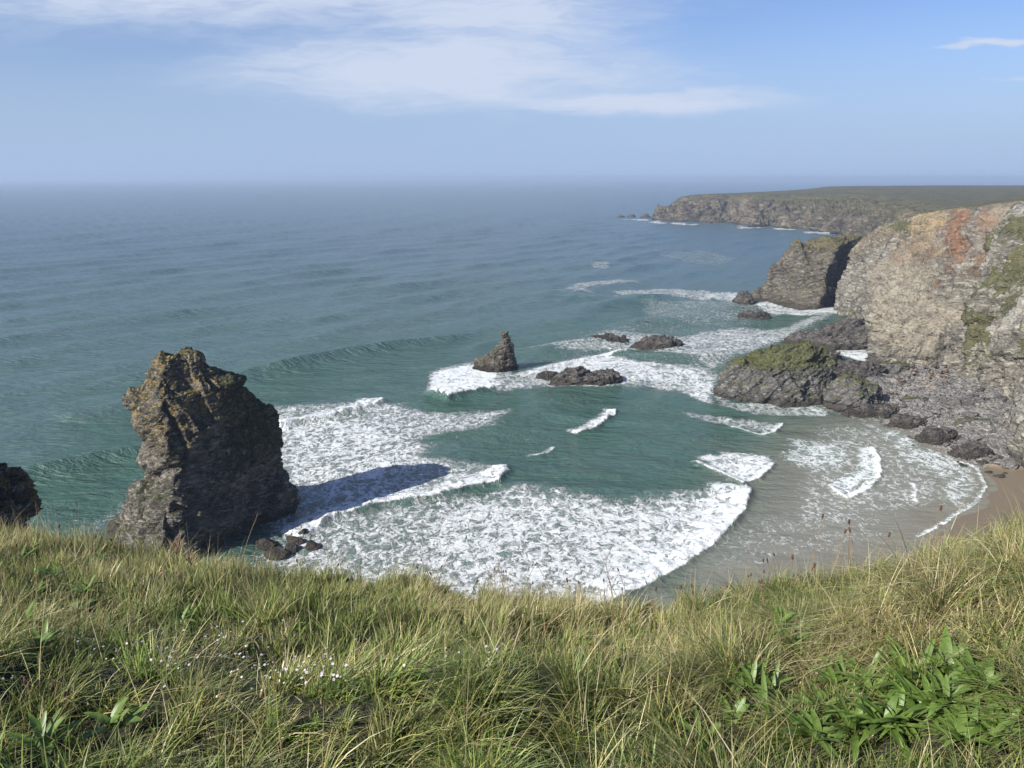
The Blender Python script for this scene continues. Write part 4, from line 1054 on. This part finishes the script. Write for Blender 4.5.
def tube(pts, rad, n=6):
    pts = np.asarray(pts, float); rad = np.broadcast_to(rad, len(pts)); V = []
    tg = np.gradient(pts, axis=0); tg /= np.linalg.norm(tg, axis=1, keepdims=True) + 1e-9
    for p, t_, r_ in zip(pts, tg, rad):
        a = np.cross(t_, (0.3, 1, .2)); a /= np.linalg.norm(a) + 1e-9; b_ = np.cross(t_, a)
        for k in range(n):
            q = 2 * math.pi * k / n; V.append(p + r_ * (math.cos(q) * a + math.sin(q) * b_))
    m_ = len(pts); Fc = [[i * n + k, i * n + (k + 1) % n, (i + 1) * n + (k + 1) % n, (i + 1) * n + k] for i in range(m_ - 1) for k in range(n)]
    return np.array(V), np.array(Fc)
def leaf(base, az, L, wdt, rise, droop, fold=.25, seg=12):
    """a lance-shaped leaf with a folded midrib: five points across"""
    t = np.linspace(0, 1, seg + 1); dx, dy = math.cos(az), math.sin(az)
    run = L * (math.cos(rise) * t + .10 * t ** 2); zz_ = L * (math.sin(rise) * t - droop * t ** 2.2)
    wv_ = wdt * .5 * (np.sin(np.pi * np.clip(t * .93 + .05, 0, 1) ** .8) ** .8 + .06) * np.where(t > .97, .2, 1)
    V = []
    for i in range(seg + 1):
        for s in (-1, -.5, 0, .5, 1):
            o_ = wv_[i] * s; V.append((base[0] + dx * run[i] - dy * o_, base[1] + dy * run[i] + dx * o_, base[2] + zz_[i] + abs(s) ** 1.2 * wv_[i] * fold + .04 * wdt * math.sin(9 * t[i] + s)))
    Fc = [[i * 5 + k, i * 5 + k + 1, (i + 1) * 5 + k + 1, (i + 1) * 5 + k] for i in range(seg) for k in range(4)]
    return np.array(V), np.array(Fc)
def empty(name, loc): 
    e = bpy.data.objects.new(name, None); C.objects.link(e); e.location = loc; e.empty_display_size = .05; return e

def broad_plant(px, py, n, L, wdt, label, seed, rise=(.4, 1.2), az=None, name='broadleaf_plant', lift=.03):
    rr = random.Random(seed); b0 = on_turf(px, py); n = int(n * 1.9); L *= .82; wdt *= .72; lift += .015
    e = empty(name, b0 + np.array([0, 0, lift])); tag(e, label, 'plant', 'broad leaved plants in the turf')
    for k in range(n):
        a = (az[0] + rr.uniform(-az[1], az[1])) if az else rr.uniform(0, 6.28)
        l_ = L * rr.uniform(.65, 1.15); v, f = leaf((0, 0, 0), a, l_, wdt * rr.uniform(.8, 1.2), rr.uniform(*rise), rr.uniform(.1, .55))
        v = v + np.array([rr.uniform(-.02, .02), rr.uniform(-.02, .02), 0])
        mesh_from('leaf', v, f, M_LEAF, True, None, e)
    return e
for i, (px, py, n, L, wd, lab) in enumerate(PLANTS):
    broad_plant(px, py, n, L, wd, lab, i)

# plantain seed heads on dark stalks
def seed_stalk(px, py_base, h_px, label, seed, curve=.12, head=.028, group='dark seed heads along the crest'):
    rr = random.Random(seed); b0 = on_turf(px, py_base); dist = math.hypot(b0[0], b0[1], ) ; dist = math.sqrt(b0[0] ** 2 + b0[1] ** 2 + (H - b0[2]) ** 2)
    hh = h_px / F * dist / math.cos(R(20)); e = empty('seed_stalk', b0); tag(e, label, 'seed stalk', group)
    t = np.linspace(0, 1, 9); lx = rr.uniform(-.35, .35); ly = rr.uniform(-.15, .15)
    P = np.stack([hh * lx * t ** 1.6, hh * ly * t ** 1.5, hh * t], -1)
    v, f = tube(P, np.linspace(.0026, .0015, 9)); mesh_from('stem', v, f, M_STEM, True, None, e)
    d = (P[-1] - P[-2]); d /= np.linalg.norm(d); t2 = np.linspace(0, 1, 8)
    Q = P[-1] + d * head * t2[:, None]; v, f = tube(Q, .0012 + head * .17 * np.sin(np.pi * np.clip(t2 * .92 + .04, 0, 1)) ** .6, 8)
    v = v + RNG.normal(0, .0004, v.shape); mesh_from('seed_head', v, f, M_HEAD, True, None, e)
stalks = [(809, 590, 68, 'slim seed head standing clear above the shallows'), (829, 575, 52, 'tall seed head above sand colour water'), (848, 572, 62, 'tallest seed head in front of the beach'),
          (860, 566, 45, 'seed head right of the tallest'), (934, 550, 50, 'seed head under the sand at right'), (882, 562, 38, 'bent seed head by the wet sand'),
          (790, 600, 45, 'thick seed head over the sandy water'), (812, 598, 30, 'short stubby seed head on the right crest'), (773, 600, 40, 'leaning seed head near the edge of the foam'),
          (700, 606, 26, 'dark seed head at the foam corner'), (745, 604, 28, 'seed head just past the foam'), (720, 606, 16, 'low seed head right of the foam corner'),
          (655, 606, 22, 'seed head in front of foam right of the twig'), (575, 602, 30, 'seed head left of the bare twig'), (540, 598, 22, 'seed head in front of the foam, centre'),
          (470, 596, 20, 'seed head in front of the foam, left of centre'), (438, 594, 24, 'seed head over the green water'), (330, 585, 26, 'seed head beside the stack boulders'),
          (240, 575, 55, 'long thin stalk in front of the stack'), (252, 578, 36, 'shorter stalk in front of the stack'), (300, 582, 22, 'stalk by the foot of the stack'),
          (60, 550, 22, 'seed head on the left crest'), (95, 556, 20, 'seed head by the left of the stack'), (125, 560, 24, 'seed head under the left flank of the stack'),
          (835, 620, 22, 'dark seed head within the right slope'), (868, 640, 26, 'brown seed head beside the dark hollow'), (905, 600, 20, 'small seed head high on the right slope'),
          (80, 712, 16, 'chocolate seed head at the bottom left'), (28, 708, 22, 'fat seed head in the bottom left corner'), (36, 725, 18, 'second seed head in the bottom left corner'), (58, 728, 18, 'seed head low at the bottom left')]
for i, (a, b_, h_, lab) in enumerate(stalks): seed_stalk(a, b_, h_, lab, i + 5, head=.030 if b_ < 630 else .030)
for i in range(44):
    a = random.uniform(400, 790); seed_stalk(a, float(np.interp(a, EP, EY)) + random.uniform(-2, 8), random.uniform(14, 46), 'small brown seed head in the fringe of seed heads along the crest under the foam', 80 + i, head=random.uniform(.014, .024), group='fringe of brown seed heads on the crest')

# the branching bare twig that stands against the foam
def twig(px, py, h_px, label, seed, spread=.3, name='bare_twig'):
    rr = random.Random(seed); b0 = on_turf(px, py); dist = math.sqrt(b0[0] ** 2 + b0[1] ** 2 + (H - b0[2]) ** 2); hh = h_px / F * dist / math.cos(R(20))
    e = empty(name, b0); tag(e, label, 'twig')
    t = np.linspace(0, 1, 10); P = np.stack([-.12 * hh * t ** 1.3 + .01 * np.sin(6 * t), .02 * t, hh * t], -1)
    v, f = tube(P, np.linspace(.0034, .001, 10)); mesh_from('stem', v, f, M_STEM, True, None, e)
    for k in range(6):
        i0 = 3 + k if k < 6 else 8; p0 = P[min(i0, 9)]; s = 1 if k % 2 else -1; l_ = hh * rr.uniform(.18, .36)
        q = np.stack([p0[0] + s * l_ * spread * 1.4 * t, p0[1] + rr.uniform(-.3, .3) * l_ * t, p0[2] + l_ * t ** .9], -1)
        v, f = tube(q, np.linspace(.0018, .0006, 10)); mesh_from('branch', v, f, M_STEM, True, None, e)
twig(613, 606, 62, 'bare branching twig standing tall against the foam sheet', 3)
twig(505, 600, 44, 'feathery dry stalk against the foam left of the twig', 4, .18)

# dried umbel in front of the stack
def umbel(px, py, h_px, label, seed):
    rr = random.Random(seed); b0 = on_turf(px, py); dist = math.sqrt(b0[0] ** 2 + b0[1] ** 2 + (H - b0[2]) ** 2); hh = h_px / F * dist / math.cos(R(20))
    e = empty('dried_flower_head', b0); tag(e, label, 'dried flower')
    t = np.linspace(0, 1, 7); P = np.stack([.02 * t, 0 * t, hh * .6 * t], -1)
    v, f = tube(P, .003); mesh_from('stem', v, f, M_STEM, True, None, e)
    Vs, Fs_, off = [], [], 0
    for k in range(26):
        a = rr.uniform(0, 6.28); q_ = rr.uniform(.15, .9); l_ = hh * .42
        d = np.array([math.cos(a) * q_, math.sin(a) * q_, 1]); q = P[-1] + d * l_ * np.linspace(0, 1, 5)[:, None] * np.array([.8, .8, 1])
        v, f = tube(q, [.0012, .001, .001, .003, .0005], 4); Vs.append(v); Fs_.append(f + off); off += len(v)
    mesh_from('umbel', np.vstack(Vs), np.vstack(Fs_), M_CALYX, True, None, e)
umbel(176, 572, 34, 'dried brown flower head in front of the stack foot', 1)
umbel(190, 574, 26, 'smaller dried flower head beside the brown one', 2)

# small white flowers: one kind, copied
def flower_kind(seed):
    rr = random.Random(seed); e = empty('white_flower', (0, 0, 0)); hh = .12
    t = np.linspace(0, 1, 6); P = np.stack([.01 * np.sin(3 * t), .01 * t, hh * t], -1)
    v, f = tube(P, .0011, 5); mesh_from('stem', v, f, M_GST, True, None, e)
    Vs, Fs_, off = [], [], 0
    for k in range(5):
        a = k * 2 * math.pi / 5 + rr.uniform(-.2, .2); v, f = leaf(P[-1], a, .0062, .0055, .25, .25, .1, 5); Vs.append(v); Fs_.append(f + off); off += len(v)
    mesh_from('petals', np.vstack(Vs), np.vstack(Fs_), M_PETAL, True, None, e)
    q = P[-1] + np.array([0, 0, -.006]) + np.array([0, 0, .007]) * np.linspace(0, 1, 5)[:, None]
    v, f = tube(q, [.001, .0028, .0034, .0028, .0018], 7); mesh_from('calyx', v, f, M_CALYX, True, None, e)
    return e
kinds = [flower_kind(i) for i in range(3)]
used = set()
def place_flower(px, py):
    k = random.randrange(3); src = kinds[k]
    if k not in used: used.add(k); o = src; ch = []
    else:
        o = src.copy(); C.objects.link(o)
        for c_ in src.children:
            d = c_.copy(); C.objects.link(d); d.parent = o
    o.location = on_turf(px, py) + np.array([0, 0, random.uniform(.02, .075)]); s = random.uniform(.5, .9)
    o.scale = (s, s, s); o.rotation_euler = (random.uniform(-.5, .5) + .35, random.uniform(-.4, .4), random.uniform(0, 6.28))
    tag(o, 'tiny white flower on a thin stem among the foreground grass', 'flower', 'white flowers in the turf')
for a, b_, sx, sy, n in DRIFT:
    for _ in range(n): place_flower(min(max(random.gauss(a, sx), 2), 1020), random.gauss(b_, sy))

# ------------------------------------------------------------------ haze over the sea
hm = bpy.data.materials.new('sea_haze'); hm.use_nodes = True; hm.node_tree.nodes.clear(); g = NT(hm.node_tree)
pv = g.n('ShaderNodeVolumePrincipled', ins={'Color': (.52, .66, .86, 1), 'Density': 0.00020, 'Anisotropy': .1})
g.n('ShaderNodeOutputMaterial', ins={'Volume': pv.outputs[0]})
x0, x1, y0, y1, z0, z1 = -95000, 95000, -320, 62000, -16, 72
hv = [(x, y, z) for x in (x0, x1) for y in (y0, y1) for z in (z0, z1)]
hf = [(0, 1, 3, 2), (4, 6, 7, 5), (0, 4, 5, 1), (2, 3, 7, 6), (0, 2, 6, 4), (1, 5, 7, 3)]
o = mesh_from('haze', np.array(hv, float), np.array(hf), hm, False)
tag(o, 'pale sea haze lying over the bay', 'haze', kind='stuff')
